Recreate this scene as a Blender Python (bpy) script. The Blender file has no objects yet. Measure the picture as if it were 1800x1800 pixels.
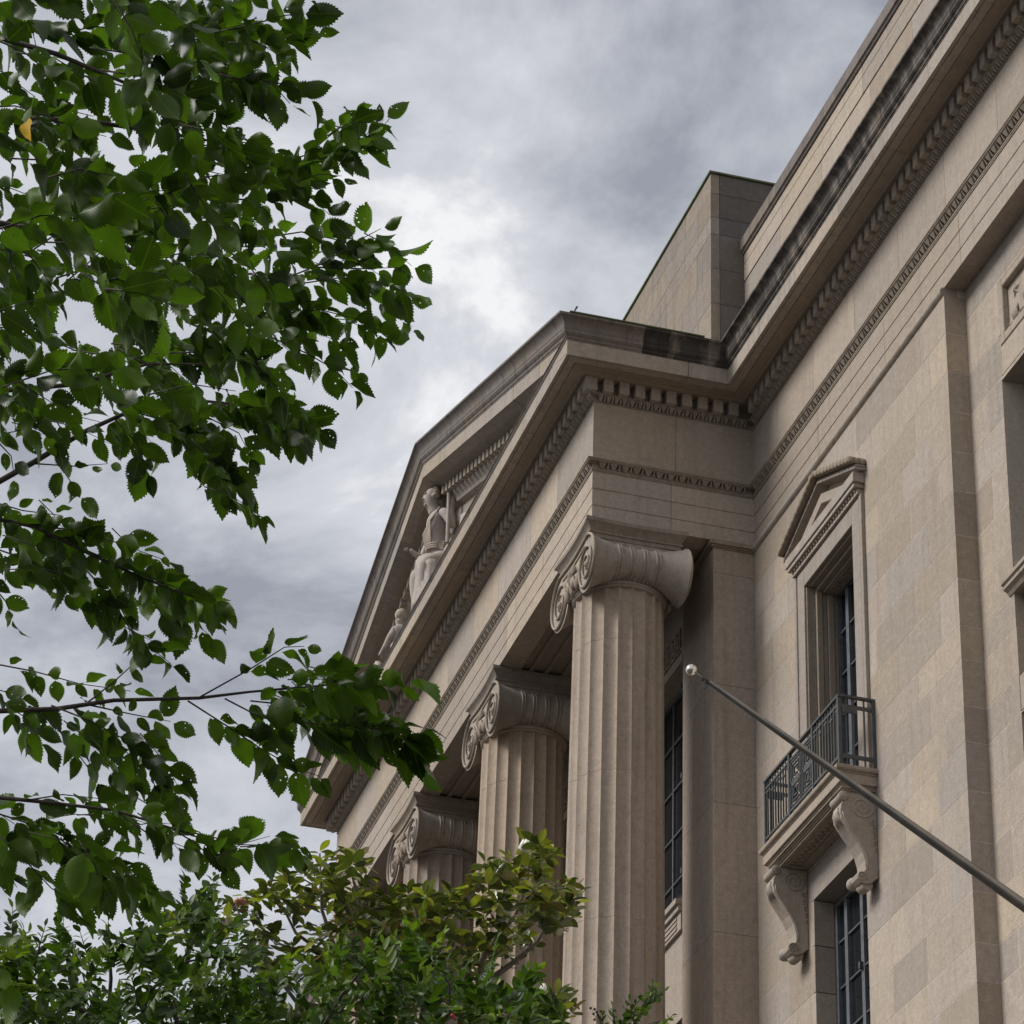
import bpy, bmesh, math, random
from mathutils import Vector, Matrix
random.seed(7)
scene = bpy.context.scene
col = scene.collection

# ------------------------------------------------------------------ camera
CAM = Vector((41.806, -15.513, 1.6))
R_ = Vector((0.28017654, 0.95950336, 0.02923037))
U_ = Vector((0.47940293, -0.16623752, 0.8617064))
F_ = Vector((-0.83166937, 0.22741679, 0.50656457))
FPX = 5567.75
cd = bpy.data.cameras.new('camera'); cam = bpy.data.objects.new('camera', cd); col.objects.link(cam)
cd.sensor_width = 36; cd.lens = FPX / 1800 * 36; cd.clip_end = 3000; cd.clip_start = 0.1
cam.matrix_world = Matrix(((R_.x, U_.x, -F_.x, CAM.x), (R_.y, U_.y, -F_.y, CAM.y), (R_.z, U_.z, -F_.z, CAM.z), (0, 0, 0, 1)))
scene.camera = cam

def at(u, v, d):
    """world point seen at photo position (u, v), d metres into the scene"""
    return CAM + (F_ + R_ * ((u - 900) / FPX) - U_ * ((v - 900) / FPX)) * d

# ------------------------------------------------------------------ sky and sun
SUN_EL, SUN_AZ = math.radians(40), math.atan2(-0.985, -0.17)      # the bright part of the overcast, in front of the facade
SUN_DIR = Vector((math.cos(SUN_AZ) * math.cos(SUN_EL), math.sin(SUN_AZ) * math.cos(SUN_EL), math.sin(SUN_EL)))
CLOUD_OFF = (2.538, 7.292, 0.4)
w = bpy.data.worlds.new('World'); scene.world = w; w.use_nodes = True
nt = w.node_tree; N = nt.nodes; L = nt.links; N.clear()
out = N.new('ShaderNodeOutputWorld'); bg = N.new('ShaderNodeBackground')
sky = N.new('ShaderNodeTexSky'); sky.sky_type = 'NISHITA'; sky.sun_disc = False
sky.sun_elevation = SUN_EL; sky.sun_rotation = math.pi / 2 - SUN_AZ
sky.air_density = 1.5; sky.dust_density = 3
skm = N.new('ShaderNodeMix'); skm.data_type = 'RGBA'; skm.blend_type = 'MULTIPLY'; skm.inputs[0].default_value = 1
skm.inputs[7].default_value = (0.1, 0.1, 0.1, 1); L.new(sky.outputs[0], skm.inputs[6])
tc = N.new('ShaderNodeTexCoord'); sep = N.new('ShaderNodeSeparateXYZ'); L.new(tc.outputs['Generated'], sep.inputs[0])
zz = N.new('ShaderNodeMath'); zz.operation = 'MAXIMUM'; zz.inputs[1].default_value = 0; L.new(sep.outputs[2], zz.inputs[0])
za = N.new('ShaderNodeMath'); za.inputs[1].default_value = 0.22; L.new(zz.outputs[0], za.inputs[0])
dv = []
for i in (0, 1):
    m = N.new('ShaderNodeMath'); m.operation = 'DIVIDE'; L.new(sep.outputs[i], m.inputs[0]); L.new(za.outputs[0], m.inputs[1]); dv.append(m)
cmb = N.new('ShaderNodeCombineXYZ'); L.new(dv[0].outputs[0], cmb.inputs[0]); L.new(dv[1].outputs[0], cmb.inputs[1])
mp = N.new('ShaderNodeMapping'); mp.inputs['Location'].default_value = CLOUD_OFF; mp.inputs['Scale'].default_value = (1, 1, 1)
L.new(cmb.outputs[0], mp.inputs[0])
n1 = N.new('ShaderNodeTexNoise'); n1.inputs['Scale'].default_value = 5.5; n1.inputs['Detail'].default_value = 11; n1.inputs['Roughness'].default_value = 0.60; n1.inputs['Distortion'].default_value = 0.3
L.new(mp.outputs[0], n1.inputs['Vector'])
cr = N.new('ShaderNodeValToRGB'); L.new(n1.outputs['Fac'], cr.inputs[0])
el = cr.color_ramp.elements
el[0].position = 0.36; el[0].color = (0.32, 0.335, 0.385, 1)
el[1].position = 0.52; el[1].color = (0.57, 0.585, 0.63, 1)
e = el.new(0.595); e.color = (0.68, 0.69, 0.735, 1)
e = el.new(0.668); e.color = (0.93, 0.93, 0.935, 1)
mx = N.new('ShaderNodeMix'); mx.data_type = 'RGBA'; mx.inputs[0].default_value = 0.9
L.new(skm.outputs[2], mx.inputs[6]); L.new(cr.outputs[0], mx.inputs[7])
L.new(mx.outputs[2], bg.inputs[0]); bg.inputs[1].default_value = 0.535; L.new(bg.outputs[0], out.inputs[0])

sl = bpy.data.lights.new('sun', 'SUN'); sl.energy = 1.5; sl.angle = math.radians(24); sl.color = (1, 0.975, 0.94)
so = bpy.data.objects.new('sun', sl); col.objects.link(so)
so.rotation_euler = (-SUN_DIR).to_track_quat('-Z', 'Y').to_euler()
scene.view_settings.view_transform = 'Standard'; scene.view_settings.look = 'None'
scene.view_settings.exposure = 0.98; scene.view_settings.gamma = 1
scene.view_settings.use_curve_mapping = False

# ------------------------------------------------------------------ materials
def new_mat(name):
    m = bpy.data.materials.new(name); m.use_nodes = True
    return m, m.node_tree, m.node_tree.nodes['Principled BSDF']

def mixrgb(nt, fac, a, b, mode='MIX'):
    n = nt.nodes.new('ShaderNodeMix'); n.data_type = 'RGBA'; n.blend_type = mode
    for sock, v in ((n.inputs[0], fac), (n.inputs[6], a), (n.inputs[7], b)):
        if isinstance(v, (int, float)): sock.default_value = v
        elif isinstance(v, tuple): sock.default_value = (*v, 1)
        else: nt.links.new(v, sock)
    return n.outputs[2]

def noise(nt, vec, scale, detail=4, rough=0.55, dist=0.0):
    n = nt.nodes.new('ShaderNodeTexNoise'); n.inputs['Scale'].default_value = scale
    n.inputs['Detail'].default_value = detail; n.inputs['Roughness'].default_value = rough; n.inputs['Distortion'].default_value = dist
    nt.links.new(vec, n.inputs['Vector']); return n.outputs['Fac']

def ramp(nt, fac, a, b, ca=0.0, cb=1.0):
    n = nt.nodes.new('ShaderNodeMapRange'); nt.links.new(fac, n.inputs[0])
    n.inputs[1].default_value = a; n.inputs[2].default_value = b; n.inputs[3].default_value = ca; n.inputs[4].default_value = cb
    return n.outputs[0]

def mapping(nt, vec, scale, loc=(0, 0, 0)):
    n = nt.nodes.new('ShaderNodeMapping'); n.inputs['Scale'].default_value = scale; n.inputs['Location'].default_value = loc
    nt.links.new(vec, n.inputs[0]); return n.outputs[0]

def stone(name, c, vary=0.5, streak=0.25, grime=0.2, soot=0.0, rough=0.9):
    """limestone: block to block tint, veining, fine grain, rain streaks, soot"""
    m, nt, b = new_mat(name); Nn = nt.nodes
    geo = Nn.new('ShaderNodeNewGeometry').outputs['Position']; oi = Nn.new('ShaderNodeObjectInfo').outputs['Random']
    warm = (c[0] * 1.04, c[1] * 0.985, c[2] * 0.905); cool = (c[0] * 0.90, c[1] * 0.91, c[2] * 0.985)
    wn = Nn.new('ShaderNodeTexWhiteNoise'); wn.noise_dimensions = '1D'; nt.links.new(oi, wn.inputs['W'])
    base = mixrgb(nt, wn.outputs['Value'], warm, cool)
    v1 = ramp(nt, oi, 0, 1, 1 - 0.22 * vary, 1 + 0.10 * vary)
    base = mixrgb(nt, 1.0, base, v1, 'MULTIPLY')
    big = noise(nt, mapping(nt, geo, (0.9, 0.9, 0.7)), 1.3, 6, 0.6, 0.6)
    base = mixrgb(nt, ramp(nt, big, 0.35, 0.72, 0, 0.55), base, (c[0] * 0.80, c[1] * 0.79, c[2] * 0.79))
    vein = noise(nt, mapping(nt, geo, (1.6, 1.6, 7.0)), 1.7, 7, 0.62, 1.4)
    base = mixrgb(nt, ramp(nt, vein, 0.5, 0.8, 0, 0.35), base, (c[0] * 1.18, c[1] * 1.16, c[2] * 1.13))
    st = noise(nt, mapping(nt, geo, (4.5, 4.5, 0.22)), 1.6, 6, 0.6, 0.2)
    base = mixrgb(nt, ramp(nt, st, 0.50, 0.78, 0, streak), base, (c[0] * 0.42, c[1] * 0.40, c[2] * 0.38))
    gr = noise(nt, geo, 4.2, 8, 0.7, 0.3)
    base = mixrgb(nt, ramp(nt, gr, 0.52, 0.75, 0, grime), base, (c[0] * 0.5, c[1] * 0.46, c[2] * 0.40))
    if soot:
        s1 = noise(nt, mapping(nt, geo, (2.6, 2.6, 0.3)), 1.7, 8, 0.62, 0.0)
        base = mixrgb(nt, ramp(nt, s1, 0.58 - 0.35 * soot, 0.86 - 0.35 * soot, 0.08, 0.90), base, (0.042, 0.039, 0.037))
    fine = noise(nt, geo, 55, 3, 0.7)
    base = mixrgb(nt, 1.0, base, ramp(nt, fine, 0.25, 0.75, 0.74, 1.22), 'MULTIPLY')
    mid = noise(nt, geo, 11, 6, 0.7, 0.5); base = mixrgb(nt, 1.0, base, ramp(nt, mid, 0.3, 0.7, 0.86, 1.12), 'MULTIPLY')
    nt.links.new(base, b.inputs['Base Color'])
    b.inputs['Roughness'].default_value = rough; b.inputs['Specular IOR Level'].default_value = 0.25
    bp = Nn.new('ShaderNodeBump'); bp.inputs['Strength'].default_value = 0.35; bp.inputs['Distance'].default_value = 0.012
    nt.links.new(noise(nt, geo, 38, 5, 0.7), bp.inputs['Height']); nt.links.new(bp.outputs[0], b.inputs['Normal'])
    return m

LIME = (0.438, 0.378, 0.312)
M = {}
M['wall'] = stone('limestone_ashlar', LIME, 1.0, 0.30, 0.26)
M['trim'] = stone('limestone_trim', (0.42, 0.366, 0.305), 0.7, 0.45, 0.42)
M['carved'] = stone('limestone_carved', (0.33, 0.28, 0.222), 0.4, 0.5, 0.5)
M['shaft'] = stone('limestone_shaft', (0.425, 0.356, 0.285), 0.5, 0.50, 0.38)
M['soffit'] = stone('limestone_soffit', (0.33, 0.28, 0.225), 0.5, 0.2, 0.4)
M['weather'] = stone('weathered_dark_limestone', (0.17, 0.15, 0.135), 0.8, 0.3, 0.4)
M['sooty'] = stone('sooty_gutter_stone', (0.36, 0.31, 0.265), 0.6, 0.5, 0.4, soot=0.92)
M['black'] = stone('soot_black_stone', (0.10, 0.09, 0.08), 0.6, 0.5, 0.4, soot=0.75)
M['sima'] = stone('grey_weathered_gutter_stone', (0.235, 0.205, 0.18), 0.5, 0.55, 0.45, soot=0.12)
M['attic'] = stone('weathered_attic_limestone', (0.33, 0.285, 0.235), 1.0, 0.6, 0.5)
M['statue'] = stone('carved_figure_stone', (0.50, 0.44, 0.375), 0.1, 0.3, 0.3)
M['mortar'] = stone('pale_mortar', (0.62, 0.55, 0.47), 0.0, 0.0, 0.1)
M['dark_joint'] = stone('dark_joint', (0.10, 0.085, 0.07), 0.0, 0.0, 0.0)

def simple(name, c, rough=0.5, metal=0.0, bump=0.0, nscale=8, nvar=0.3):
    m, nt, b = new_mat(name)
    tcn = nt.nodes.new('ShaderNodeTexCoord').outputs['Object']
    f = noise(nt, tcn, nscale, 5, 0.6)
    base = mixrgb(nt, ramp(nt, f, 0.3, 0.7, 0, 1), tuple(x * (1 - nvar) for x in c), tuple(min(1, x * (1 + nvar)) for x in c))
    nt.links.new(base, b.inputs['Base Color']); b.inputs['Roughness'].default_value = rough; b.inputs['Metallic'].default_value = metal
    if bump:
        bp = nt.nodes.new('ShaderNodeBump'); bp.inputs['Strength'].default_value = bump; bp.inputs['Distance'].default_value = 0.02
        nt.links.new(f, bp.inputs['Height']); nt.links.new(bp.outputs[0], b.inputs['Normal'])
    return m
M['iron'] = simple('painted_grey_iron', (0.075, 0.078, 0.08), 0.55, 0.0, 0.15, 14)
M['frame'] = simple('blue_grey_window_metal', (0.115, 0.125, 0.138), 0.5, 0.0, 0.1, 10)
M['pole'] = simple('brushed_aluminium', (0.27, 0.262, 0.25), 0.36, 0.9, 0.05, 6, 0.2)
M['ball'] = simple('polished_ball', (0.72, 0.68, 0.60), 0.22, 0.95, 0.0, 3, 0.08)
M['copper'] = simple('green_copper_flashing', (0.11, 0.14, 0.065), 0.7, 0.2, 0.1, 5, 0.3)
M['roof'] = simple('grey_lead_roof', (0.16, 0.165, 0.16), 0.7, 0.0, 0.1, 3, 0.2)
M['paving'] = simple('grey_paving', (0.05, 0.049, 0.046), 0.9, 0.0, 0.3, 0.8, 0.2)
M['glass'], _nt, _b = new_mat('dark_window_glass')
_b.inputs['Base Color'].default_value = (0.012, 0.014, 0.016, 1); _b.inputs['Roughness'].default_value = 0.06; _b.inputs['Specular IOR Level'].default_value = 0.5
_tc = _nt.nodes.new('ShaderNodeTexCoord').outputs['Object']
_bp = _nt.nodes.new('ShaderNodeBump'); _bp.inputs['Strength'].default_value = 0.06; _nt.links.new(noise(_nt, _tc, 1.3, 2), _bp.inputs['Height']); _nt.links.new(_bp.outputs[0], _b.inputs['Normal'])
M['bark'] = simple('grey_brown_bark', (0.075, 0.06, 0.048), 0.9, 0.0, 0.7, 30, 0.4)
M['bark_pale'] = simple('pale_grey_bark', (0.16, 0.13, 0.105), 0.9, 0.0, 0.5, 22, 0.35)

# ------------------------------------------------------------------ mesh helpers
class MB:
    def __init__(s): s.v = []; s.f = []
    def add(s, vs, fs):
        o = len(s.v); s.v += [tuple(p) for p in vs]; s.f += [tuple(i + o for i in f) for f in fs]
    def box(s, x0, x1, y0, y1, z0, z1):
        s.add([(x0, y0, z0), (x1, y0, z0), (x1, y1, z0), (x0, y1, z0), (x0, y0, z1), (x1, y0, z1), (x1, y1, z1), (x0, y1, z1)],
              [(0, 3, 2, 1), (4, 5, 6, 7), (0, 1, 5, 4), (1, 2, 6, 5), (2, 3, 7, 6), (3, 0, 4, 7)])
    def box1(s, *a): s.box(*a); return s
    def prism(s, A, B):
        """two matching closed outlines joined and capped"""
        n = len(A); s.add(list(A) + list(B), [(i, (i + 1) % n, n + (i + 1) % n, n + i) for i in range(n)] + [tuple(range(n - 1, -1, -1)), tuple(range(n, 2 * n))])
    def tube(s, pts, rad, n=8, cap=True):
        pts = [Vector(p) for p in pts]; k = len(pts)
        if not hasattr(rad, '__len__'): rad = [rad] * k
        rings = []; up = None
        for i, p in enumerate(pts):
            t = (pts[min(i + 1, k - 1)] - pts[max(i - 1, 0)])
            if t.length < 1e-9: t = Vector((0, 0, 1))
            t.normalize()
            if up is None: up = Vector((0, 0, 1)) if abs(t.z) < 0.9 else Vector((1, 0, 0))
            a = t.cross(up)
            if a.length < 1e-4: a = t.cross(Vector((0, 1, 0)))
            a.normalize(); b = a.cross(t).normalized(); up = b
            rings.append([p + (a * math.cos(2 * math.pi * j / n) + b * math.sin(2 * math.pi * j / n)) * rad[i] for j in range(n)])
        vs = [q for r in rings for q in r]; fs = []
        for i in range(k - 1):
            for j in range(n): fs.append((i * n + j, i * n + (j + 1) % n, (i + 1) * n + (j + 1) % n, (i + 1) * n + j))
        if cap: fs += [tuple(range(n - 1, -1, -1)), tuple(range((k - 1) * n, k * n))]
        s.add(vs, fs)
    def lathe(s, prof, cx, cy, n=40):
        """prof: (r, z) around a vertical axis"""
        vs = [(cx + r * math.cos(2 * math.pi * j / n), cy + r * math.sin(2 * math.pi * j / n), z) for r, z in prof for j in range(n)]
        k = len(prof); fs = [(i * n + j, i * n + (j + 1) % n, (i + 1) * n + (j + 1) % n, (i + 1) * n + j) for i in range(k - 1) for j in range(n)]
        fs += [tuple(range(n - 1, -1, -1)), tuple(range((k - 1) * n, k * n))]
        s.add(vs, fs)
    def ball(s, c, r, nu=10, nv=7, sc=(1, 1, 1)):
        vs = [(c[0], c[1], c[2] - r * sc[2])]
        for i in range(1, nv):
            a = -math.pi / 2 + math.pi * i / nv
            vs += [(c[0] + r * sc[0] * math.cos(a) * math.cos(2 * math.pi * j / nu), c[1] + r * sc[1] * math.cos(a) * math.sin(2 * math.pi * j / nu), c[2] + r * sc[2] * math.sin(a)) for j in range(nu)]
        vs.append((c[0], c[1], c[2] + r * sc[2])); fs = [(0, 1 + (j + 1) % nu, 1 + j) for j in range(nu)]
        for i in range(nv - 2):
            for j in range(nu): fs.append((1 + i * nu + j, 1 + i * nu + (j + 1) % nu, 1 + (i + 1) * nu + (j + 1) % nu, 1 + (i + 1) * nu + j))
        b = len(vs) - 1; fs += [(b, 1 + (nv - 2) * nu + j, 1 + (nv - 2) * nu + (j + 1) % nu) for j in range(nu)]
        s.add(vs, fs)
    def mesh(s, name, mat, off=Vector((0, 0, 0)), smooth=False, fix=True):
        me = bpy.data.meshes.new(name); me.from_pydata([(p[0] - off[0], p[1] - off[1], p[2] - off[2]) for p in s.v], [], s.f); me.update()
        if fix:
            bm = bmesh.new(); bm.from_mesh(me); bmesh.ops.recalc_face_normals(bm, faces=bm.faces); bm.to_mesh(me); bm.free()
        me.materials.append(mat)
        if smooth: me.polygons.foreach_set('use_smooth', [True] * len(me.polygons))
        return me
    def build(s, name, mat, parent=None, smooth=False, kind=None, off=None, sharp=None):
        off = Vector(off) if off is not None else Vector((0, 0, 0))
        o = bpy.data.objects.new(name, s.mesh(name, mat, off, smooth)); col.objects.link(o)
        if smooth and sharp: o.data.set_sharp_from_angle(angle=math.radians(sharp))
        if parent: o.parent = parent
        if kind: o['kind'] = kind
        return o

def tag(o, label, cat=None, group=None, kind=None):
    if label: o['label'] = label
    if cat: o['category'] = cat
    if group: o['group'] = group
    if kind: o['kind'] = kind
    return o
def empty(name, loc=(0, 0, 0)):
    o = bpy.data.objects.new(name, None); o.location = loc; o.empty_display_size = 0.3; col.objects.link(o); return o

def bevel(o, wdt=0.006, seg=1):
    m = o.modifiers.new('bevel', 'BEVEL'); m.width = wdt; m.segments = seg; m.limit_method = 'ANGLE'; m.angle_limit = math.radians(40)
    return o

# ------------------------------------------------------------------ ground
mb = MB(); mb.add([(-900, -900, 0), (900, -900, 0), (900, 900, 0), (-900, 900, 0)], [(0, 1, 2, 3)])
g = mb.build('ground', M['paving']); g['kind'] = 'structure'

# ------------------------------------------------------------------ the building
ZF = 29.41          # top of the frieze
P, W = 2.759, 17.876
XE = 26.0           # the facade goes on to the right past the picture
XL = -44.0
XP, REC = 7.795, 0.323
KR = 0.3265         # slope of the pediment
bld = tag(empty('government_building'), 'weathered limestone government building with ionic columns and carved pediment', 'building')

def seg(profile, axis, plane, sgn, a, b, ma=0, mb_=0):
    """prism of a (d, z) outline along one axis; d is the distance in front of the plane"""
    def pt(t, d, z): return (t, plane - d, z) if axis == 'x' else (plane + sgn * d, t, z)
    m = MB(); m.prism([pt(a + ma * d, d, z) for d, z in profile], [pt(b + mb_ * d, d, z) for d, z in profile]); return m

def cuts(a, b, step, rnd=0.12):
    n = max(1, round((b - a) / step)); return [a] + [a + (b - a) * (i + random.uniform(-rnd, rnd)) / n for i in range(1, n)] + [b]

RUNS = [('x', 0.0, 1, 0.0, XE, 1, 0), ('y', 0.0, 1, -P, 0.0, -1, -1), ('x', -P, 1, -W, 0.0, -1, 1), ('y', -W, -1, -P, 0.0, -1, -1), ('x', 0.0, 1, XL, -W, 0, -1)]
def course(name, profile, mat, parent, step=1.83, runs=RUNS, gap=0.004, smooth=False, sharp=35, matf=None, explicit=None):
    """a horizontal course of stones going round facade and portico; every stone its own object"""
    prof = [(d, ZF + z) for d, z in profile]
    for ri, (ax, pl, sg, a, b, ma, mb_) in enumerate(runs):
        cs = (explicit or {}).get(ri) or cuts(a, b, step)
        for i in range(len(cs) - 1):
            a0, b0 = cs[i], cs[i + 1]
            m = seg(prof, ax, pl, sg, a0 + (gap if i else 0), b0 - (gap if i < len(cs) - 2 else 0), ma if i == 0 else 0, mb_ if i == len(cs) - 2 else 0)
            mt = matf(ri, i, len(cs) - 1, (a0 + b0) / 2) if matf else mat
            m.build(name, mt, parent, smooth=smooth, sharp=sharp)

def arc(d0, z0, d1, z1, n=5, bulge=0.3):
    """curved run from one profile point to the next"""
    r = []
    for i in range(n + 1):
        t = i / n; nx, nz = (z1 - z0), -(d1 - d0)
        h = math.sin(math.pi * t) * bulge
        r.append((d0 + (d1 - d0) * t + nx * h, z0 + (z1 - z0) * t + nz * h))
    return r

# entablature core (joints show it as a dark line), then its courses
core = MB()
core.box(0.3, XE, 0.02, 3.0, ZF - 2.2, ZF + 1.0); core.box(-W + 0.02, -0.02, -P + 0.02, 3.0, ZF - 1.5, ZF + 0.9)
core.box(XL, -W + 0.02, 0.02, 3.0, ZF - 2.2, ZF + 1.0)
arch = core.build('entablature', M['dark_joint'], bld)

frz = {0: [0, 1.158, 2.75, 4.5, 6.25, 7.999, 9.828, 11.6, 13.4, 15.2, 17, 18.8, 20.6, 22.4, 24.2, XE], 1: [-P, -1.344, 0]}
course('frieze_stone', [(0, -1.2), (0, 0.005), (-0.3, 0.005), (-0.3, -1.2)], M['wall'], arch, 1.83, explicit=frz)
# architrave: three fasciae divided by fine sunk lines
ar = [(-0.4, -1.20), (0.0, -1.20), (0.0, -1.630), (-0.014, -1.636), (-0.014, -1.646), (-0.003, -1.650), (-0.003, -1.940), (-0.017, -1.946), (-0.017, -1.956), (-0.006, -1.960), (-0.006, -2.211), (-0.4, -2.211)]
arx = {0: [0, 2.9, 5.6, 8.4, 11.0, 14, 17, 20, 23, XE], 1: [-P, -1.42, 0]}
course('architrave_stone', ar, M['wall'], arch, 2.72, explicit=arx)
# leaf moulding above the architrave
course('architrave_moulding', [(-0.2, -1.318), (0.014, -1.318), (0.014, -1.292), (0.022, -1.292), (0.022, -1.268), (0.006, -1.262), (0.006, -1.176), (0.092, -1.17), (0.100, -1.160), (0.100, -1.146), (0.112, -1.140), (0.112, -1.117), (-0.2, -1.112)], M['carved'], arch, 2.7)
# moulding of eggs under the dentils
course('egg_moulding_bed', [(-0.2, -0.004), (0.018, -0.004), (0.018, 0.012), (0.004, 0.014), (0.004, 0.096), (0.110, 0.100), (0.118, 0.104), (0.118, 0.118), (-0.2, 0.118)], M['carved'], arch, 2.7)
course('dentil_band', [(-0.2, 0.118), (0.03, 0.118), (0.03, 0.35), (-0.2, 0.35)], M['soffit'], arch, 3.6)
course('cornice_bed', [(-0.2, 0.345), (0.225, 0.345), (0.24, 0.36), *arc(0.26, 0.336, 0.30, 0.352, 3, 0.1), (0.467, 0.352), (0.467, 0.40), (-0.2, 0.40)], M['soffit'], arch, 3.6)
cor = {0: [0, 1.9, 3.75, 5.6, 7.42, 9.1, 10.9, 12.8, 14.6, 16.4, 18.2, 20, 22, 24, XE], 1: [-P, -1.36, 0]}
CORONA = [(-0.2, 0.375), (0.60, 0.375), (0.605, 0.390), (0.640, 0.390), (0.645, 0.371), (0.676, 0.371), (0.676, 0.647), (-0.2, 0.647)]
sides = [RUNS[0], RUNS[1], RUNS[3], RUNS[4]]
course('corona_stone', CORONA, M['trim'], arch, 1.85, runs=sides, explicit=cor)
course('corona_stone', [(min(d, 0.672), min(z, 0.643)) for d, z in CORONA], M['trim'], arch, 1.85, runs=[RUNS[2]])
CYMA = [(-0.2, 0.645), (0.684, 0.649), (0.684, 0.672), (0.694, 0.676), *arc(0.700, 0.680, 0.726, 0.735, 3, -0.2), (0.734, 0.740), (0.734, 0.756), (0.745, 0.760), (0.752, 0.815), (0.758, 0.822), (-0.2, 0.822)]
course('cornice_moulding', CYMA, M['sima'], arch, 1.85, runs=sides, matf=lambda ri, i, n, c: M['sooty'] if ri == 0 or (ri == 1 and c > -1.5) else (M['black'] if ri == 1 and c > -2 else M['sima']), explicit={1: [-P, -2.16, -1.74, 0]})
course('cornice_moulding', [(-0.2, 0.640), (0.680, 0.646), (0.680, 0.665), *arc(0.69, 0.67, 0.715, 0.71, 3, -0.2), (0.715, 0.72), (-0.2, 0.74)], M['sima'], arch, 1.85, runs=[RUNS[2]])
SIMA = [(-0.2, 0.820), (0.748, 0.826), *arc(0.752, 0.835, 0.835, 1.0, 6, -0.16), (0.869, 1.012), (0.869, 1.054), (0.60, 1.06), (-0.2, 1.06)]
def simamat(ri, i, n, c):
    if ri == 1: return M['sima'] if c < -2.0 else (M['black'] if c < -1.6 else M['sooty'])
    return M['sooty'] if ri == 0 else M['sima']
smx = {1: [-P, -2.16, -1.74, 0], 0: [0, 0.95, 1.9, 2.85, 3.75, 4.7, 5.6, 6.5, 7.42, 8.3, 9.1, 10.9, 12.8, 14.6, 16.4, 18.2, 20, 22, 24, XE]}
course('gutter_stone', SIMA, M['sima'], arch, 1.85, runs=sides, matf=simamat, explicit=smx, smooth=True, sharp=30)

# dentils
def boxmesh(name, sx, sy, sz, mat):
    m = MB(); m.box(-sx / 2, sx / 2, -sy / 2, sy / 2, 0, sz); return m.mesh(name, mat)
dm = boxmesh('dentil', 0.165, 0.18, 0.232, M['trim'])
def dentil(x, y, rz=0, z=ZF + 0.112, par=None):
    o = bpy.data.objects.new('dentil', dm); col.objects.link(o); o.location = (x, y, z); o.rotation_euler.z = rz; o.parent = par or arch
    return o
DY = 0.117
x = 0.42
while x < 13.0: dentil(x, -DY); x += 0.2705
dentil(0.105, -P - 0.105).scale = (1.18, 1.08, 1)
y = -P + 0.19
while y < -0.30: dentil(DY, y, math.pi / 2); y += 0.2705
x = -0.19
while x > -W + 0.05: dentil(x, -P - DY); x -= 0.2705
dentil(-W - 0.105, -P - 0.105).scale = (1.18, 1.08, 1)

# carved eggs and leaves: too small to pick apart singly
def carve(profile_pts, pitch, wid, runs, d0, z0, d1, z1, rr, name, tri=False):
    m = MB()
    for ax, pl, sg, a, b in runs:
        n = int((b - a) / pitch); st = (b - a - n * pitch) / 2 + pitch / 2
        for i in range(n):
            t = a + st + i * pitch
            def pt(tt, d, z): return (tt, pl - d, z) if ax == 'x' else (pl + sg * d, tt, z)
            if tri:      # pointed dart leaf: a ridge between two sunk cheeks
                for off_, wt, wb in ((0.0, wid, wid * 0.38), (pitch / 2, 0.010, 0.022)):
                    tt_ = t + off_
                    A = [pt(tt_ - wt, 0.004, ZF + z1), pt(tt_ + wt, 0.004, ZF + z1), pt(tt_ + wb, 0.004, ZF + z0), pt(tt_ - wb, 0.004, ZF + z0)]
                    B = [pt(tt_ - wt * 0.9, d1, ZF + z1), pt(tt_ + wt * 0.9, d1, ZF + z1), pt(tt_ + wb * 0.8, d0 + 0.02, ZF + z0), pt(tt_ - wb * 0.8, d0 + 0.02, ZF + z0)]
                    m.prism(A, B)
            else:
                vs = []; fs = []; k = 6
                for j in range(4):
                    f = j / 3; hw = wid * math.sqrt(max(0, math.sin(math.pi * (0.18 + 0.72 * f)))); dd = d0 + (d1 - d0) * f; zc = z0 + (z1 - z0) * f
                    bul = rr * math.sin(math.pi * (0.1 + 0.75 * f))
                    for q in range(k):
                        s_ = -1 + 2 * q / (k - 1); h = math.sqrt(max(0, 1 - s_ * s_))
                        vs.append(pt(t + s_ * hw, dd + bul * h * 0.8, ZF + zc - bul * h * 0.6))
                for j in range(3):
                    for q in range(k - 1): fs.append((j * k + q, j * k + q + 1, (j + 1) * k + q + 1, (j + 1) * k + q))
                m.add(vs, fs)
                ts = t + pitch / 2      # dart between the eggs
                m.add([pt(ts - 0.012, d0 + 0.01, ZF + z0), pt(ts + 0.012, d0 + 0.01, ZF + z0), pt(ts, d0 + 0.03, ZF + z0 + 0.004), pt(ts, d1 + 0.01, ZF + z1)], [(0, 2, 3), (2, 1, 3)])
    return m.build(name, M['carved'], arch, smooth=not tri, kind='stuff')
vis = [('x', 0.0, 1, 0.13, 13.0), ('y', 0.0, 1, -P - 0.02, -0.1), ('x', -P, 1, -W, 0.05)]
carve(None, 0.1353, 0.054, vis, 0.020, 0.014, 0.104, 0.098, 0.030, 'egg_and_dart_carving', tri=True)
carve(None, 0.195, 0.072, vis, 0.012, -1.262, 0.085, -1.172, 0.040, 'leaf_and_dart_carving', tri=True)

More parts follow.
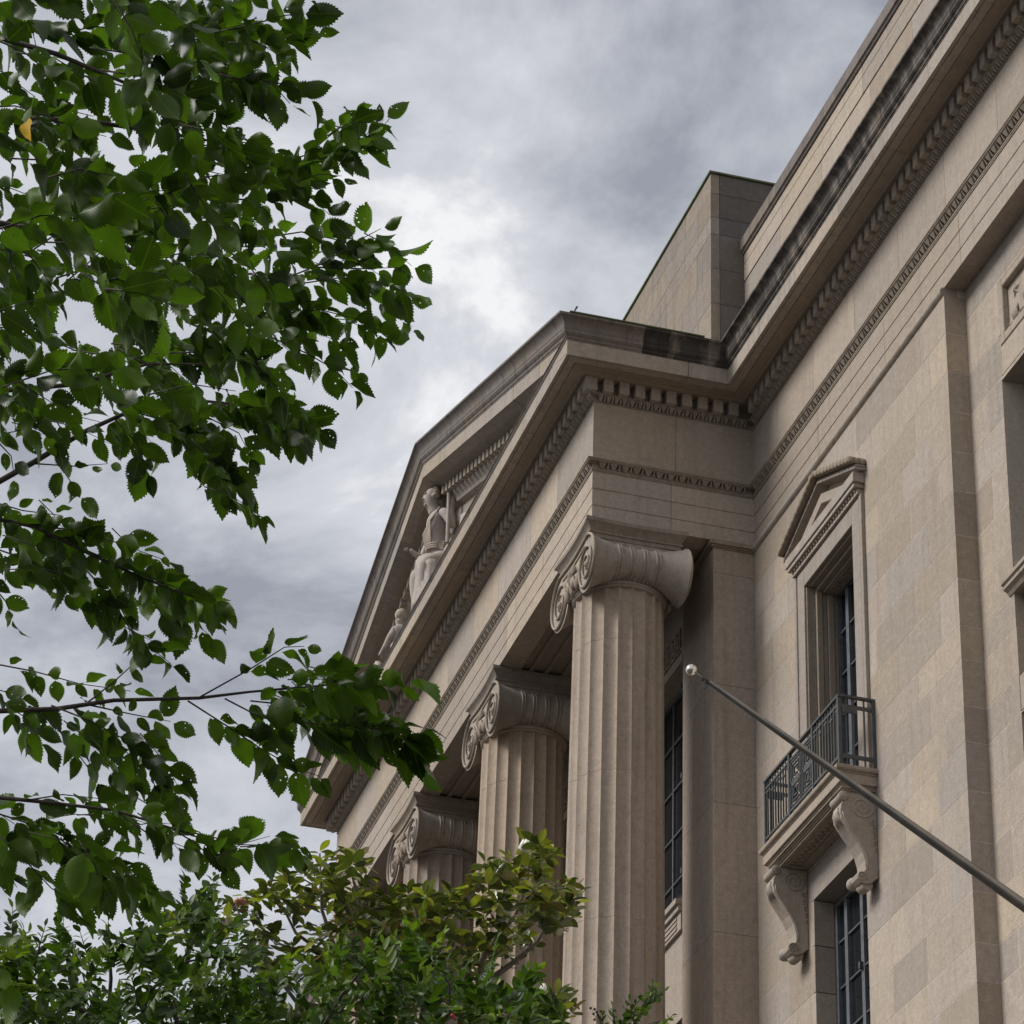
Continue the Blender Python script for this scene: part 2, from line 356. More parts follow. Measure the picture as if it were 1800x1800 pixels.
# round moulding under the facade's architrave, and the wall itself
course('wall_moulding', [(-0.2, -2.213), (0.02, -2.213), *arc(0.03, -2.222, 0.02, -2.335, 5, -0.35), (0.0, -2.345), (-0.2, -2.345)], M['trim'], arch, 2.7, runs=[('x', 0.0, 1, 0.0, XP, 1, 0)], smooth=True, sharp=40)
wall = MB(); wall.box(0.03, 2.25, -0.0005, 3, 0, ZF - 2.215); wall.box(4.33, XP - 0.001, -0.0005, 3, 0, ZF - 2.215)
wall.box(2.25, 4.33, -0.0005, 3, 25.27, ZF - 2.215); wall.box(2.25, 4.33, -0.0005, 3, 20.08, 20.98); wall.box(2.25, 4.33, -0.0005, 3, 0, 15.0)
wl_ = MB(); wl_.box(XL, -W, 0.0, 3, 0, ZF - 2.215); wl_.build('wing_wall', M['wall'], bld)
wall = wall.build('wall', M['mortar'], bld)
ZJ = [27.07, 26.43, 25.784, 25.139, 24.492, 23.862, 23.167, 22.489, 21.775, 21.272, 20.582, 20.06, 19.36, 18.648, 17.951, 17.258, 16.742, 16.05, 15.35, 14.65, 13.9]
OPEN = [(2.30, 4.28, 21.0, 25.24), (2.32, 4.31, 15.0, 20.06)]
def clip(m, x0, x1, z0, z1, y0, y1, holes):
    rs = [(x0, x1, z0, z1)]
    for hx0, hx1, hz0, hz1 in holes:
        nr = []
        for a, b, c, d in rs:
            if b <= hx0 or a >= hx1 or d <= hz0 or c >= hz1: nr.append((a, b, c, d)); continue
            if a < hx0: nr.append((a, hx0, c, d))
            if b > hx1: nr.append((hx1, b, c, d))
            aa, bb = max(a, hx0), min(b, hx1)
            if c < hz0: nr.append((aa, bb, c, hz0))
            if d > hz1: nr.append((aa, bb, hz1, d))
        rs = nr
    return [MB().box1(a, b, y0, y1, c, d) for a, b, c, d in rs]
VJ = {0: [1.5, 3.0, 4.4, 5.956, 6.9], 1: [0.9, 2.4, 3.9, 5.021, 6.2, 7.193], 2: [1.5, 2.9, 4.6, 5.5, 6.6], 3: [0.8, 5.2, 6.1, 7.097], 4: [1.4, 5.0, 6.322, 7.35], 5: [0.9, 5.35, 6.9], 6: [1.5, 4.95, 6.385], 7: [0.8, 5.697, 7.199],
      8: [1.4, 5.1, 6.364], 9: [0.9, 5.3, 6.75], 10: [1.4, 5.0, 6.05, 7.2], 11: [0.8, 5.742, 6.9], 12: [1.3, 5.2, 6.603], 13: [0.8, 5.726, 7.1], 14: [1.4, 5.15, 6.307], 15: [0.9, 5.5, 6.325], 16: [1.5, 5.0, 6.6], 17: [0.9, 5.6, 7.0], 18: [1.4, 5.1, 6.4], 19: [0.8, 5.7, 7.0]}
J = 0.0075
for i in range(len(ZJ) - 1):
    xs = [0.0] + VJ[i] + [XP]
    for k in range(len(xs) - 1):
        m = MB(); pr = random.uniform(0.002, 0.0045)
        for q_ in clip(m, xs[k] + (J if k else 0), xs[k + 1] - (J if k < len(xs) - 2 else -0.002), ZJ[i + 1] + J, ZJ[i] - J, -pr, 0.3 if k < len(xs) - 2 else REC + 0.2, OPEN):
            q_.build('ashlar_block', M['wall'], wall)
# recessed bay on the right
bay = MB(); bay.box(XP, 8.82, REC - 0.0005, 3, 0, ZF - 2.22); bay.box(11.75, 12.8, REC - 0.0005, 3, 0, ZF - 2.22)
bay.box(8.82, 11.75, REC + 0.28, 3, 25.09, 26.66); bay.box(8.82, 11.75, REC - 0.0005, 3, 26.66, ZF - 2.22); bay.box(8.82, 11.75, REC + 0.36, 3, 20.04, 21.7); bay.box(12.8, XE, 0.0, 3, 0, ZF - 2.22); bay.box(8.82, 11.75, REC - 0.0005, 3, 0, 16.2)
bay = bay.build('recessed_bay_wall', M['mortar'], bld)
HB = [(8.81, 11.76, 21.93, 25.072), (8.81, 11.76, 16.2, 20.03), (8.83, 11.74, 20.55, 21.935), (8.868, 11.70, 25.584, 26.63)]
ZB = [27.2, 26.675, 25.784] + ZJ[3:]
for i in range(len(ZB) - 1):
    xs = [XP, 12.8] if i < 3 else [XP, 8.35 if i % 2 else 8.83, 9.9, 11.2, 12.8]
    for k in range(len(xs) - 1):
        m = MB()
        for q_ in clip(m, xs[k] + (J if k else 0), xs[k + 1] - J, ZB[i + 1] + J, ZB[i] - J, REC - random.uniform(0.002, 0.004), REC + 0.4, HB):
            q_.build('ashlar_block', M['wall'], bay)
# relief panel with stars and waves
pn = MB(); pn.box(8.868, 11.70, REC + 0.075, REC + 0.3, 25.584, 26.63); panel = pn.build('relief_panel', M['trim'], bld)
fr = MB()
for a, b, c, d in ((8.885, 9.01, 25.60, 26.615), (11.56, 11.685, 25.60, 26.615), (9.01, 11.56, 26.49, 26.615), (9.01, 11.56, 25.60, 25.74)): fr.box(a, b, REC - 0.015, REC + 0.08, c, d)
bevel(fr.build('frame', M['trim'], panel), 0.012)
def star(cx, cz, r, y):
    m = MB(); vs = [(cx, y - 0.045, cz)]
    for k in range(10):
        a = math.pi / 2 + k * math.pi / 5; q = r if k % 2 == 0 else r * 0.4
        vs.append((cx + q * math.cos(a), y, cz + q * math.sin(a)))
    m.add(vs, [(0, 1 + k, 1 + (k + 1) % 10) for k in range(10)]); return m
for cx, cz in ((9.28, 26.28), (9.85, 26.30), (10.42, 26.28), (11.0, 26.30)): star(cx, cz, 0.12, REC + 0.074).build('star', M['trim'], panel)
for q, (cx, cz) in enumerate(((9.18, 25.93), (9.55, 26.02), (10.1, 25.95), (10.7, 26.0), (11.2, 25.94))):
    m = MB()
    for s_ in range(5): m.tube([(cx + 0.03 * s_ + 0.02, REC + 0.07, cz - 0.12), (cx + 0.035 * s_, REC + 0.04, cz + 0.02), (cx + 0.06 * (s_ - 2), REC + 0.07, cz + 0.13)], [0.018, 0.022, 0.008], 5)
    m.build('leaf_spray', M['trim'], panel, smooth=True)
for q in range(3):
    m = MB(); m.tube([(9.03 + 0.1 * k, REC + 0.066, 25.76 + 0.045 * q + 0.022 * math.sin(k * 1.4 + q)) for k in range(26)], 0.018, 5); m.build('wave_line', M['trim'], panel, smooth=True)
# sill cornice and panel under the bay's upper window
sl_ = MB(); sl_.prism([(8.70, REC - yy, zz_) for yy, zz_ in ((-0.3, 21.78), (0.02, 21.78), (0.05, 21.83), (0.10, 21.86), (0.10, 21.91), (0.13, 21.93), (0.13, 21.985), (-0.3, 21.99))], [(11.86, REC - yy, zz_) for yy, zz_ in ((-0.3, 21.78), (0.02, 21.78), (0.05, 21.83), (0.10, 21.86), (0.10, 21.91), (0.13, 21.93), (0.13, 21.985), (-0.3, 21.99))])
sill = sl_.build('window_sill', M['trim'], bld)
pl_ = MB(); pl_.box(8.84, 11.73, REC + 0.14, REC + 0.4, 20.56, 21.77)
for k in range(9): pl_.box(8.95 + 0.30 * k, 9.11 + 0.30 * k, REC + 0.09, REC + 0.139, 21.60, 21.775)
pl_.build('apron_panel', M['trim'], sill)

# ------------------------------------------------------------------ windows
def window(x0, x1, z0, z1, y, cols, rows, parent, heavy=()):
    """metal casement: frame and glazing bars, every pane its own object"""
    f = MB(); fw = 0.075
    f.box(x0, x0 + fw, y - 0.05, y + 0.06, z0, z1); f.box(x1 - fw, x1, y - 0.05, y + 0.06, z0, z1)
    f.box(x0 + fw, x1 - fw, y - 0.05, y + 0.06, z1 - fw, z1); f.box(x0 + fw, x1 - fw, y - 0.05, y + 0.06, z0, z0 + fw)
    xs = [x0 + (x1 - x0) * c for c in cols]; zs = [z0 + (z1 - z0) * r for r in rows]
    for q, xx in enumerate(xs[1:-1]):
        wd = 0.05 if (q + 1) in heavy else 0.016
        f.box(xx - wd, xx + wd, y - 0.045 if wd > 0.03 else y - 0.022, y + 0.04, z0 + fw, z1 - fw)
    for zz_ in zs[1:-1]: f.box(x0 + fw, x1 - fw, y - 0.024, y + 0.035, zz_ - 0.016, zz_ + 0.016)
    wn = bevel(f.build('window', M['frame'], parent), 0.006)
    for i in range(len(xs) - 1):
        for j in range(len(zs) - 1):
            p = MB(); p.box(xs[i] + 0.012, xs[i + 1] - 0.012, y + 0.012, y + 0.02, zs[j] + 0.012, zs[j + 1] - 0.012)
            o = p.build('pane', M['glass'], wn)
    for zz_ in zs[1::2]:
        h = MB(); h.box(xs[len(xs) // 2] - 0.03, xs[len(xs) // 2] + 0.03, y - 0.10, y - 0.046, zz_ - 0.05, zz_ + 0.05); h.build('latch', M['iron'], wn)
    return wn
window(2.30, 4.28, 21.0, 25.2, 0.52, (0, .2, .5, .8, 1), (0, .16, .33, .5, .66, .83, 1), bld, (1, 2, 3))
window(2.32, 4.31, 15.2, 20.04, 0.36, (0, .2, .5, .8, 1), (0, .145, .29, .435, .58, .725, .87, 1), bld, (1, 2, 3))
window(8.83, 11.74, 21.98, 25.06, REC + 0.55, (0, .25, .5, .75, 1), (0, .25, .5, .75, 1), bld, (2,))
window(8.83, 11.74, 16.2, 20.02, REC + 0.55, (0, .25, .5, .75, 1), (0, .2, .4, .6, .8, 1), bld, (2,))
# reveals: moulded jambs of the upper window, plain jambs of the lower one
rv = MB()
for s_, xx in ((1, 2.30), (-1, 4.28)):
    for k, (y0, y1, th) in enumerate(((-0.02, 0.12, 0.02), (0.12, 0.22, 0.075), (0.22, 0.30, 0.05), (0.30, 0.40, 0.085), (0.40, 0.47, 0.06))):
        rv.box(min(xx, xx + s_ * th) - 0.01, max(xx, xx + s_ * th), y0, y1 - 0.002, 21.0, 25.235)
for y0, y1, z0 in ((0.02, 0.12, 25.21), (0.12, 0.22, 25.16), (0.22, 0.47, 25.13)): rv.box(2.39, 4.19, y0, y1 - 0.002, z0, 25.245)
jamb = bevel(rv.build('window_jamb', M['soffit'], bld), 0.008)
m = MB()
for k in range(7):
    cx = 2.62 + 0.22 * k; m.tube([(cx + 0.07 * math.cos(a * 0.7), 0.34 + 0.07 * math.sin(a * 0.7) * (1 if k % 2 else -1), 25.128) for a in range(10)], 0.014, 5)
m.build('carved_scroll', M['soffit'], jamb, smooth=True)
# surround of the upper window
sr = MB()
for a, b in ((2.30, 2.02), (4.28, 4.56)):
    s_ = 1 if b > a else -1
    sr.box(min(a, b), max(a, b), -0.055, -0.004, 21.0, 25.56); sr.box(min(b, b + s_ * 0.03), max(b, b + s_ * 0.03), -0.035, -0.004, 21.0, 25.56); sr.box(min(b + s_ * 0.03, b + s_ * 0.11), max(b + s_ * 0.03, b + s_ * 0.11), -0.065, -0.004, 21.0, 25.56)
sr.box(2.302, 4.278, -0.055, -0.004, 25.245, 25.56)
surround = bevel(sr.build('window_surround', M['trim'], bld), 0.007)
# small pediment over the upper window
XA, XB, XM = 1.79, 4.77, 3.28
hd = MB()
hd.box(XA + 0.14, XB - 0.14, -0.10, -0.004, 25.57, 25.665)
hd.box(XA + 0.07, XB - 0.07, -0.19, -0.004, 25.735, 25.90); hd.box(XA + 0.11, XB - 0.11, -0.165, -0.004, 25.665, 25.735)
head = bevel(hd.build('window_pediment', M['trim'], bld), 0.006)
ks = (26.68 - 26.10) / (XM - XA)
def rake(m, d, zlo, zhi, x0=XA, x1=XB):
    for sg, xx in ((1, x0), (-1, x1)):
        A = [(xx, -0.004, zlo), (xx, -d, zlo), (xx, -d, zhi), (xx, -0.004, zhi)]; dz = ks * abs(XM - xx)
        m.prism(A, [(XM, p[1], p[2] + dz) for p in A])
rk = MB(); rake(rk, 0.19, 25.905, 25.955); rake(rk, 0.175, 25.955, 25.985, XA - 0.01, XB + 0.01); bevel(rk.build('raking_band', M['trim'], head), 0.005)
rk = MB(); rake(rk, 0.285, 25.99, 26.10, XA - 0.02, XB + 0.02); ov = bevel(rk.build('raking_ovolo', M['carved'], head), 0.035, 3)
rk = MB(); rake(rk, 0.13, 25.74, 25.905, XA + 0.42, XB - 0.42); rk.build('raking_fillet', M['trim'], head)
eg = MB()
for k in range(22):
    xx = XA + 0.07 + (XB - XA - 0.14) * k / 21; zc = 26.10 - 0.055 + ks * (XM - XA - abs(xx - XM))
    eg.ball((xx, -0.275, zc), 0.058, 8, 6, (0.82, 0.42, 1.0))
for k in range(3): eg.ball((XB + 0.01, -0.06 - 0.085 * k, 26.04), 0.055, 8, 6, (0.42, 0.7, 0.95))
eg.build('carved_eggs', M['carved'], head, smooth=True, kind='stuff')
ld = MB()
for k in range(26):
    xx = XA + 0.20 + (XB - XA - 0.40) * k / 25
    ld.prism([(xx - 0.035, -0.101, 25.66), (xx + 0.035, -0.101, 25.66), (xx, -0.101, 25.60)], [(xx - 0.035, -0.135, 25.66), (xx + 0.035, -0.135, 25.66), (xx, -0.12, 25.61)])
ld.build('leaf_moulding', M['carved'], head, kind='stuff')

# balcony slab
sb = MB(); prof = [(0, 20.62), (0.40, 20.62), (0.43, 20.65), (0.455, 20.67), (0.48, 20.69), (0.515, 20.72), (0.53, 20.745), (0.565, 20.75), (0.565, 20.895), (0.578, 20.90), (0.578, 20.922), (0.605, 20.932), (0.617, 20.945), (0.622, 20.972), (0.615, 20.988), (0.60, 21.0), (0.3, 21.0), (0, 21.0)]
for (d0, z0_), (d1, z1_) in zip(prof[1:-2], prof[2:-1]):
    if z1_ - z0_ > 0.003: sb.box(1.705 + 0.622 - max(d0, d1), 4.862 - 0.622 + max(d0, d1), -max(d0, d1), -0.003, z0_ + 0.0004, z1_ - 0.0004)
balc = bevel(sb.build('balcony', M['trim'], bld), 0.004)
rp = MB()
for a, b, c, d in ((2.2, 4.35, -0.36, -0.34), (2.2, 4.35, -0.16, -0.14), (2.2, 2.22, -0.34, -0.16), (4.33, 4.35, -0.34, -0.16)): rp.box(a, b, c, d, 20.598, 20.619)
for k in range(30): rp.tube([(2.26 + 0.07 * k, -0.25, 20.612), (2.31 + 0.07 * k, -0.21 if k % 2 else -0.29, 20.606)], 0.016, 5)
rp.build('soffit_rope', M['soffit'], balc, kind='stuff')

# scroll consoles under the balcony
YZ = [(-0.005, 20.615), (-0.458, 20.615), (-0.475, 20.525), (-0.530, 20.43), (-0.545, 20.325), (-0.525, 20.22), (-0.470, 20.13), (-0.385, 20.01), (-0.300, 19.885), (-0.235, 19.755), (-0.200, 19.62), (-0.195, 19.50), (-0.235, 19.445), (-0.288, 19.455), (-0.330, 19.40), (-0.322, 19.335), (-0.275, 19.290), (-0.200, 19.275), (-0.110, 19.30), (-0.05, 19.36), (-0.005, 19.38)]
def spiral(c, r0, r1, turns, ph, sgn, n=46):
    return [(c[0] + sgn * (r0 + (r1 - r0) * (k / n) ** 0.9) * math.cos(ph + 2 * math.pi * turns * k / n), c[1] + (r0 + (r1 - r0) * (k / n) ** 0.9) * math.sin(ph + 2 * math.pi * turns * k / n)) for k in range(n + 1)]
for xc in (1.935, 4.605):
    b = MB(); hw = 0.155
    b.prism([(xc - hw, y_, z_) for y_, z_ in YZ], [(xc + hw, y_, z_) for y_, z_ in YZ])
    br = bevel(b.build('console_bracket', M['trim'], bld), 0.012, 2)
    for sx in (-1, 1):
        t = MB(); t.tube([(xc + sx * (hw + 0.002), q[0], q[1]) for q in spiral((-0.225, 20.42), 0.175, 0.02, 2.2, math.pi * 0.9, -1)], 0.013, 5)
        t.tube([(xc + sx * (hw + 0.002), q[0], q[1]) for q in spiral((-0.250, 19.375), 0.085, 0.012, 1.8, -0.5, 1, 30)], 0.012, 5)
        t.tube([(xc + sx * (hw + 0.002), y_ + 0.035, z_ - 0.012) for y_, z_ in YZ[4:12]], 0.011, 5)
        for k in range(5): t.tube([(xc + sx * (hw + 0.001), q[0], q[1]) for q in spiral((-0.07 + 0.01 * k, 20.20 - 0.10 * k), 0.05 - 0.005 * k, 0.01, 1.2, 1.0, 1, 12)], 0.010, 4)
        t.build('scroll', M['trim'], br, smooth=True)
    t = MB(); t.tube([(xc - hw - 0.035, -0.50, 20.55), (xc - hw - 0.02, -0.50, 20.55), (xc, -0.50, 20.55), (xc + hw + 0.02, -0.50, 20.55), (xc + hw + 0.035, -0.50, 20.55)], [0.055, 0.072, 0.064, 0.072, 0.055], 14); t.build('roll', M['trim'], br, smooth=True, sharp=50)
    t = MB(); t.ball((xc - 0.13, -0.27, 19.37), 0.092, 14, 10, (1.25, 1, 1)); t.tube([(xc - 0.06, -0.18, 19.285), (xc + 0.12, -0.16, 19.285)], [0.085, 0.085], 14); t.build('knob', M['trim'], br, smooth=True, sharp=50)
    t = MB()
    for k in range(7):
        a = (k - 3) * 0.36
        t.tube([(xc + 0.02 * (k - 3), -0.548, 20.40), (xc + 0.075 * math.sin(a) * 1.1, -0.555, 20.30), (xc + 0.13 * math.sin(a), -0.515 + 0.05 * abs(math.sin(a)), 20.165 - 0.04 * math.cos(a))], [0.012, 0.024, 0.008], 6)
    t.build('acanthus_leaf', M['trim'], br, smooth=True)

# balcony railing: every bar a piece of its own
rl = MB(); x0, x1, yf, z0, z1 = 1.80, 4.80, -0.535, 21.03, 22.10
rl.box(x0 - 0.02, x1 + 0.02, yf - 0.03, yf + 0.03, z1 - 0.035, z1)
rl.box(x0, x1, yf - 0.014, yf + 0.014, z1 - 0.16, z1 - 0.125); rl.box(x0, x1, yf - 0.016, yf + 0.016, z0 + 0.10, z0 + 0.14)
for xx in (x0, x1):
    rl.box(xx - 0.03, xx + 0.03, yf + 0.031, -0.004, z1 - 0.036, z1 - 0.001)
    rl.box(xx - 0.012, xx + 0.012, yf + 0.02, -0.006, z1 - 0.20, z1 - 0.145); rl.box(xx - 0.012, xx + 0.012, yf + 0.02, -0.006, z0 + 0.09, z0 + 0.15)
rail = rl.build('balcony_railing', M['iron'], bld)
pm = boxmesh('post', 0.05, 0.05, z1 - z0 - 0.036, M['iron'])
bmh = boxmesh('bar', 0.02, 0.022, z1 - 0.16 - z0 - 0.14, M['iron']); bms = boxmesh('bar', 0.02, 0.022, z1 - z0 - 0.036, M['iron'])
def piece(name, me, loc, par, rz=0):
    o = bpy.data.objects.new(name, me); o.location = loc; o.rotation_euler.z = rz; col.objects.link(o); o.parent = par; return o
for xx, yy in ((x0 + 0.02, yf), (x1 - 0.02, yf), (x0, -0.03), (x1, -0.03), (2.83, yf), (3.77, yf)): piece('post', pm, (xx, yy, z0), rail)
for a, b in ((x0 + 0.10, 2.76), (3.84, x1 - 0.10)):
    n = 9
    for k in range(n): piece('bar', bmh, (a + (b - a) * k / (n - 1), yf, z0 + 0.14), rail)
    m = MB()
    for k in range(n):
        xx = a + (b - a) * k / (n - 1)
        if k % 2 == 0: m.box(xx - 0.055, xx + 0.055, yf - 0.012, yf + 0.012, z1 - 0.23 - (0.05 if k % 4 else 0), z1 - 0.20 - (0.05 if k % 4 else 0))
        m.box(xx - 0.008, xx + 0.008, yf - 0.008, yf + 0.008, z1 - 0.13, z1 - 0.03)
    m.build('top_fret', M['iron'], rail)
for xx in (x0, x1):
    for yy in (-0.44, -0.33, -0.17): piece('bar', bms, (xx, yy, z0), rail, math.pi / 2)
    m = MB(); m.box(xx - 0.013, xx + 0.013, -0.50, -0.27, z1 - 0.27, z1 - 0.155); m.build('side_fret', M['iron'], rail)
# meander squares in the middle of the front
m = MB(); zc0, zc1 = z0 + 0.16, z1 - 0.18
for cx in (3.06, 3.54):
    for cz in (zc0 + 0.20, zc1 - 0.20):
        for q in range(3):
            h = 0.185 - 0.062 * q
            if h < 0.04: h = 0.045
            yy0, yy1 = yf - 0.012, yf + 0.012; t = 0.011
            m.box(cx - h, cx + h, yy0, yy1, cz + h - t, cz + h + t); m.box(cx - h, cx + h, yy0, yy1, cz - h - t, cz - h + t)
            m.box(cx - h - t, cx - h + t, yy0, yy1, cz - h - t, cz + h + t - 0.002); m.box(cx + h - t, cx + h + t, yy0, yy1, cz - h + 0.05, cz + h + t - 0.002)
m.box(3.29, 3.31, yf - 0.012, yf + 0.012, zc0, zc1); m.box(2.85, 3.75, yf - 0.011, yf + 0.011, (zc0 + zc1) / 2 - 0.011, (zc0 + zc1) / 2 + 0.011)
m.build('meander_panel', M['iron'], rail)

# ------------------------------------------------------------------ pediment of the portico
XMID = -W / 2
def rakeseg(profile, y0, fa, fb, side):
    """stone of the raking cornice between two fractions of the slope"""
    def pt(d, z, f):
        x_ = d + (XMID - d) * f; zz_ = ZF + z + KR * (d - x_)
        if side < 0: x_ = -W - x_
        return (x_, -P - d, zz_)
    m = MB(); m.prism([pt(d, z, fa) for d, z in profile], [pt(d, z, fb) for d, z in profile]); return m
ped = MB(); ped.prism([(0.0, -P + 0.02, ZF + 0.5), (XMID, -P + 0.02, ZF + 0.5 + KR * (-XMID) + 0.1), (-W, -P + 0.02, ZF + 0.5)], [(0.0, -P + 0.6, ZF + 0.5), (XMID, -P + 0.6, ZF + 0.5 + KR * (-XMID) + 0.1), (-W, -P + 0.6, ZF + 0.5)])
ped = ped.build('pediment', M['trim'], bld)
ped['label'] = 'triangular pediment above the columns'
RC = [(-0.02, 0.372), (0.676, 0.371), (0.676, 0.647), (-0.02, 0.647)]
RB = [(-0.02, 0.352), (0.467, 0.352), (0.467, 0.40), (-0.02, 0.40)]
RBAND = [(-0.03, 0.04), (0.10, 0.04), (0.12, 0.10), (0.19, 0.18), (0.20, 0.19), (0.20, 0.373), (-0.03, 0.373)]
for side in (1, -1):
    n = 6
    for k in range(n):
        ga = 0.0004 if k else 0; gb = 0.0004 if k < n - 1 else 0
        rakeseg(RC, 0, k / n + ga, (k + 1) / n - gb, side).build('raking_corona_stone', M['trim'], ped)
        rakeseg(CYMA, 0, k / n + ga, (k + 1) / n - gb, side).build('raking_moulding', M['sima'], ped)
        rakeseg(SIMA, 0, k / n + ga, (k + 1) / n - gb, side).build('raking_gutter_stone', M['sima'], ped, smooth=True, sharp=30)
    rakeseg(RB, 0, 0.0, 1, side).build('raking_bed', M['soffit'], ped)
    rakeseg(RBAND, 0, 0.0, 1, side).build('raking_dentil_band', M['trim'], ped)
dsh = MB(); a_ = 0.084
dsh.add([(-a_, -0.06, KR * a_), (a_, -0.06, -KR * a_), (a_, 0.06, -KR * a_), (-a_, 0.06, KR * a_), (-a_, -0.06, 0.165 + KR * a_), (a_, -0.06, 0.165 - KR * a_), (a_, 0.06, 0.165 - KR * a_), (-a_, 0.06, 0.165 + KR * a_)], [(0, 3, 2, 1), (4, 5, 6, 7), (0, 1, 5, 4), (1, 2, 6, 5), (2, 3, 7, 6), (3, 0, 4, 7)])
dr = dsh.mesh('raking_dentil', M['trim']); dl = dr.copy()
for v_ in dl.vertices: v_.co.x *= -1
dl.flip_normals()
k = 0
while 2.0 + 0.2705 * k < -XMID - 0.1:
    xx = -2.0 - 0.2705 * k
    for side in (1, -1):
        o = bpy.data.objects.new('raking_dentil', dr if side > 0 else dl); col.objects.link(o); o.parent = ped
        o.location = (xx if side > 0 else -W - xx, -P - 0.26, ZF + 0.188 - KR * xx + KR * 0.26)
    k += 1
# roof slopes with a green copper edge
rf = MB()
zt = ZF + 1.05
for side in (1, -1):
    f = (lambda x_: x_) if side > 0 else (lambda x_: -W - x_)
    A = [(f(0.75), -P - 0.72, zt), (f(0.75), 3.2, zt), (f(XMID), 3.2, zt + KR * (0.75 - XMID)), (f(XMID), -P - 0.72, zt + KR * (0.75 - XMID))]
    rf.prism(A, [(p[0], p[1], p[2] - 0.06) for p in A])
roof = rf.build('roof', M['roof'], bld)
fl = MB(); fl.box(0.60, 0.885, -P - 0.70, -1.15, ZF + 1.061, ZF + 1.083); fl.build('copper_flashing', M['copper'], roof)
rod = MB(); rod.tube([(0.78, -P - 0.62, ZF + 1.06), (0.78, -P - 0.60, ZF + 1.15), (0.80, -P - 0.56, ZF + 1.24)], [0.012, 0.012, 0.02], 6); rod.build('lightning_rod', M['iron'], roof)
for k in range(4):
    rod = MB(); f_ = 0.2 + 0.25 * k; xx = 0.8 + (XMID - 0.8) * f_; zz_ = ZF + 1.05 + KR * (0.869 - xx)
    rod.tube([(xx, -P - 0.8, zz_), (xx, -P - 0.79, zz_ + 0.1)], 0.012, 5); rod.build('lightning_rod', M['iron'], roof)

# attic block behind the pediment and the parapet of the facade
at_ = MB(); at_.box(-W + 0.36, -0.36, -0.585, 6, ZF + 1.1, 34.78); attic = at_.build('attic_block', M['mortar'], bld)
zs = [34.775, 34.36, 33.86, 33.50, 32.78, 32.06, 31.35, 30.6]
for i in range(len(zs) - 1):
    xs = [-W + 0.34] + [-W + 0.34 + (k + (0.5 if i % 2 else 0)) * 1.75 + random.uniform(-.15, .15) for k in range(1, 10)] + [-0.34]
    xs = [q for q in xs if q <= -0.34]
    xs = xs[:-1] if xs[-1] - xs[-2] > 0.5 else xs[:-2] + [xs[-1]]
    if xs[-1] != -0.34: xs.append(-0.34)
    for k in range(len(xs) - 1):
        m = MB(); m.box(xs[k] + (0.004 if k else 0), xs[k + 1] - (0.004 if k < len(xs) - 2 else 0), -0.605 - random.uniform(0, .004), -0.45, zs[i + 1] + 0.004, zs[i] - 0.004); m.build('attic_stone', M['attic'], attic)
    ys = [-0.44, 1.05 + (0.6 if i % 2 else 0), 3.0]
    for k in range(2):
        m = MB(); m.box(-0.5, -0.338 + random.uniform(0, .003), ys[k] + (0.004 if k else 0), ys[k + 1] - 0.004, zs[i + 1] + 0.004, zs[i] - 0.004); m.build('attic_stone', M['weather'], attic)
m = MB(); m.box(-W + 0.30, -0.30, -0.64, 6.05, 34.781, 34.815); m.build('attic_coping', M['copper'], attic)
pc = MB(); pc.box(-0.32, XE, 0.05, 2.4, ZF + 1.0, 33.3); par = pc.build('parapet', M['dark_joint'], bld)
def parcourse(name, prof, mat, step):
    cs = cuts(-0.33, XE, step)
    for i in range(len(cs) - 1): seg(prof, 'x', 0.0, 1, cs[i] + (0.004 if i else 0), cs[i + 1] - 0.004).build(name, mat, par)
parcourse('parapet_stone', [(-0.3, 30.3), (0.0, 30.3), (0.0, 32.59), (-0.3, 32.59)], M['wall'], 1.9)
parcourse('parapet_stone', [(-0.3, 32.622), (0.008, 32.622), (0.008, 32.955), (-0.012, 32.962), (-0.012, 32.975), (0.004, 32.98), (0.004, 33.17), (-0.3, 33.17)], M['wall'], 1.9)
parcourse('parapet_coping', [(-2.3, 33.18), (0.03, 33.18), (0.05, 33.22), (0.075, 33.23), (0.075, 33.455), (-2.3, 33.47)], M['sima'], 1.9)

# ------------------------------------------------------------------ portico: beams, back wall, antae
ZA = ZF - 2.211
bm_ = MB(); YB = -P + 1.46
bm_.box(-W + 0.05, -0.05, -P + 0.05, YB, ZA + 0.06, ZF - 1.3)
for a, b in ((-P + 0.04, -P + 0.34), (-P + 0.56, -P + 0.62), (-P + 0.84, -P + 0.90), (YB - 0.32, YB - 0.002)): bm_.box(-W + 0.05, -0.05, a, b, ZA + 0.002, ZA + 0.07)
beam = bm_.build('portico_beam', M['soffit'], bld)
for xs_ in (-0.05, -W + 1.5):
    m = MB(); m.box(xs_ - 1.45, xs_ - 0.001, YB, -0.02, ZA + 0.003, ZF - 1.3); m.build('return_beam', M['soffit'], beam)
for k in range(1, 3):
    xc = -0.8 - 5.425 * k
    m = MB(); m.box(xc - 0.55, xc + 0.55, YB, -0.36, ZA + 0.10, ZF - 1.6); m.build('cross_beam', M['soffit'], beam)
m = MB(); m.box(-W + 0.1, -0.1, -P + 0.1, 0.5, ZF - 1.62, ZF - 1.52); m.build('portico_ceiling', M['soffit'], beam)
bw = MB(); YW = -0.35
wins = [-3.51, -8.94, -14.37]
xsw = [-1.4]
for c in wins: xsw += [c + 1.0, c - 1.0]
xsw.append(-W + 1.4)
for i in range(0, len(xsw), 2): bw.box(xsw[i + 1], xsw[i], YW, 1.5, 0, ZF - 1.53)
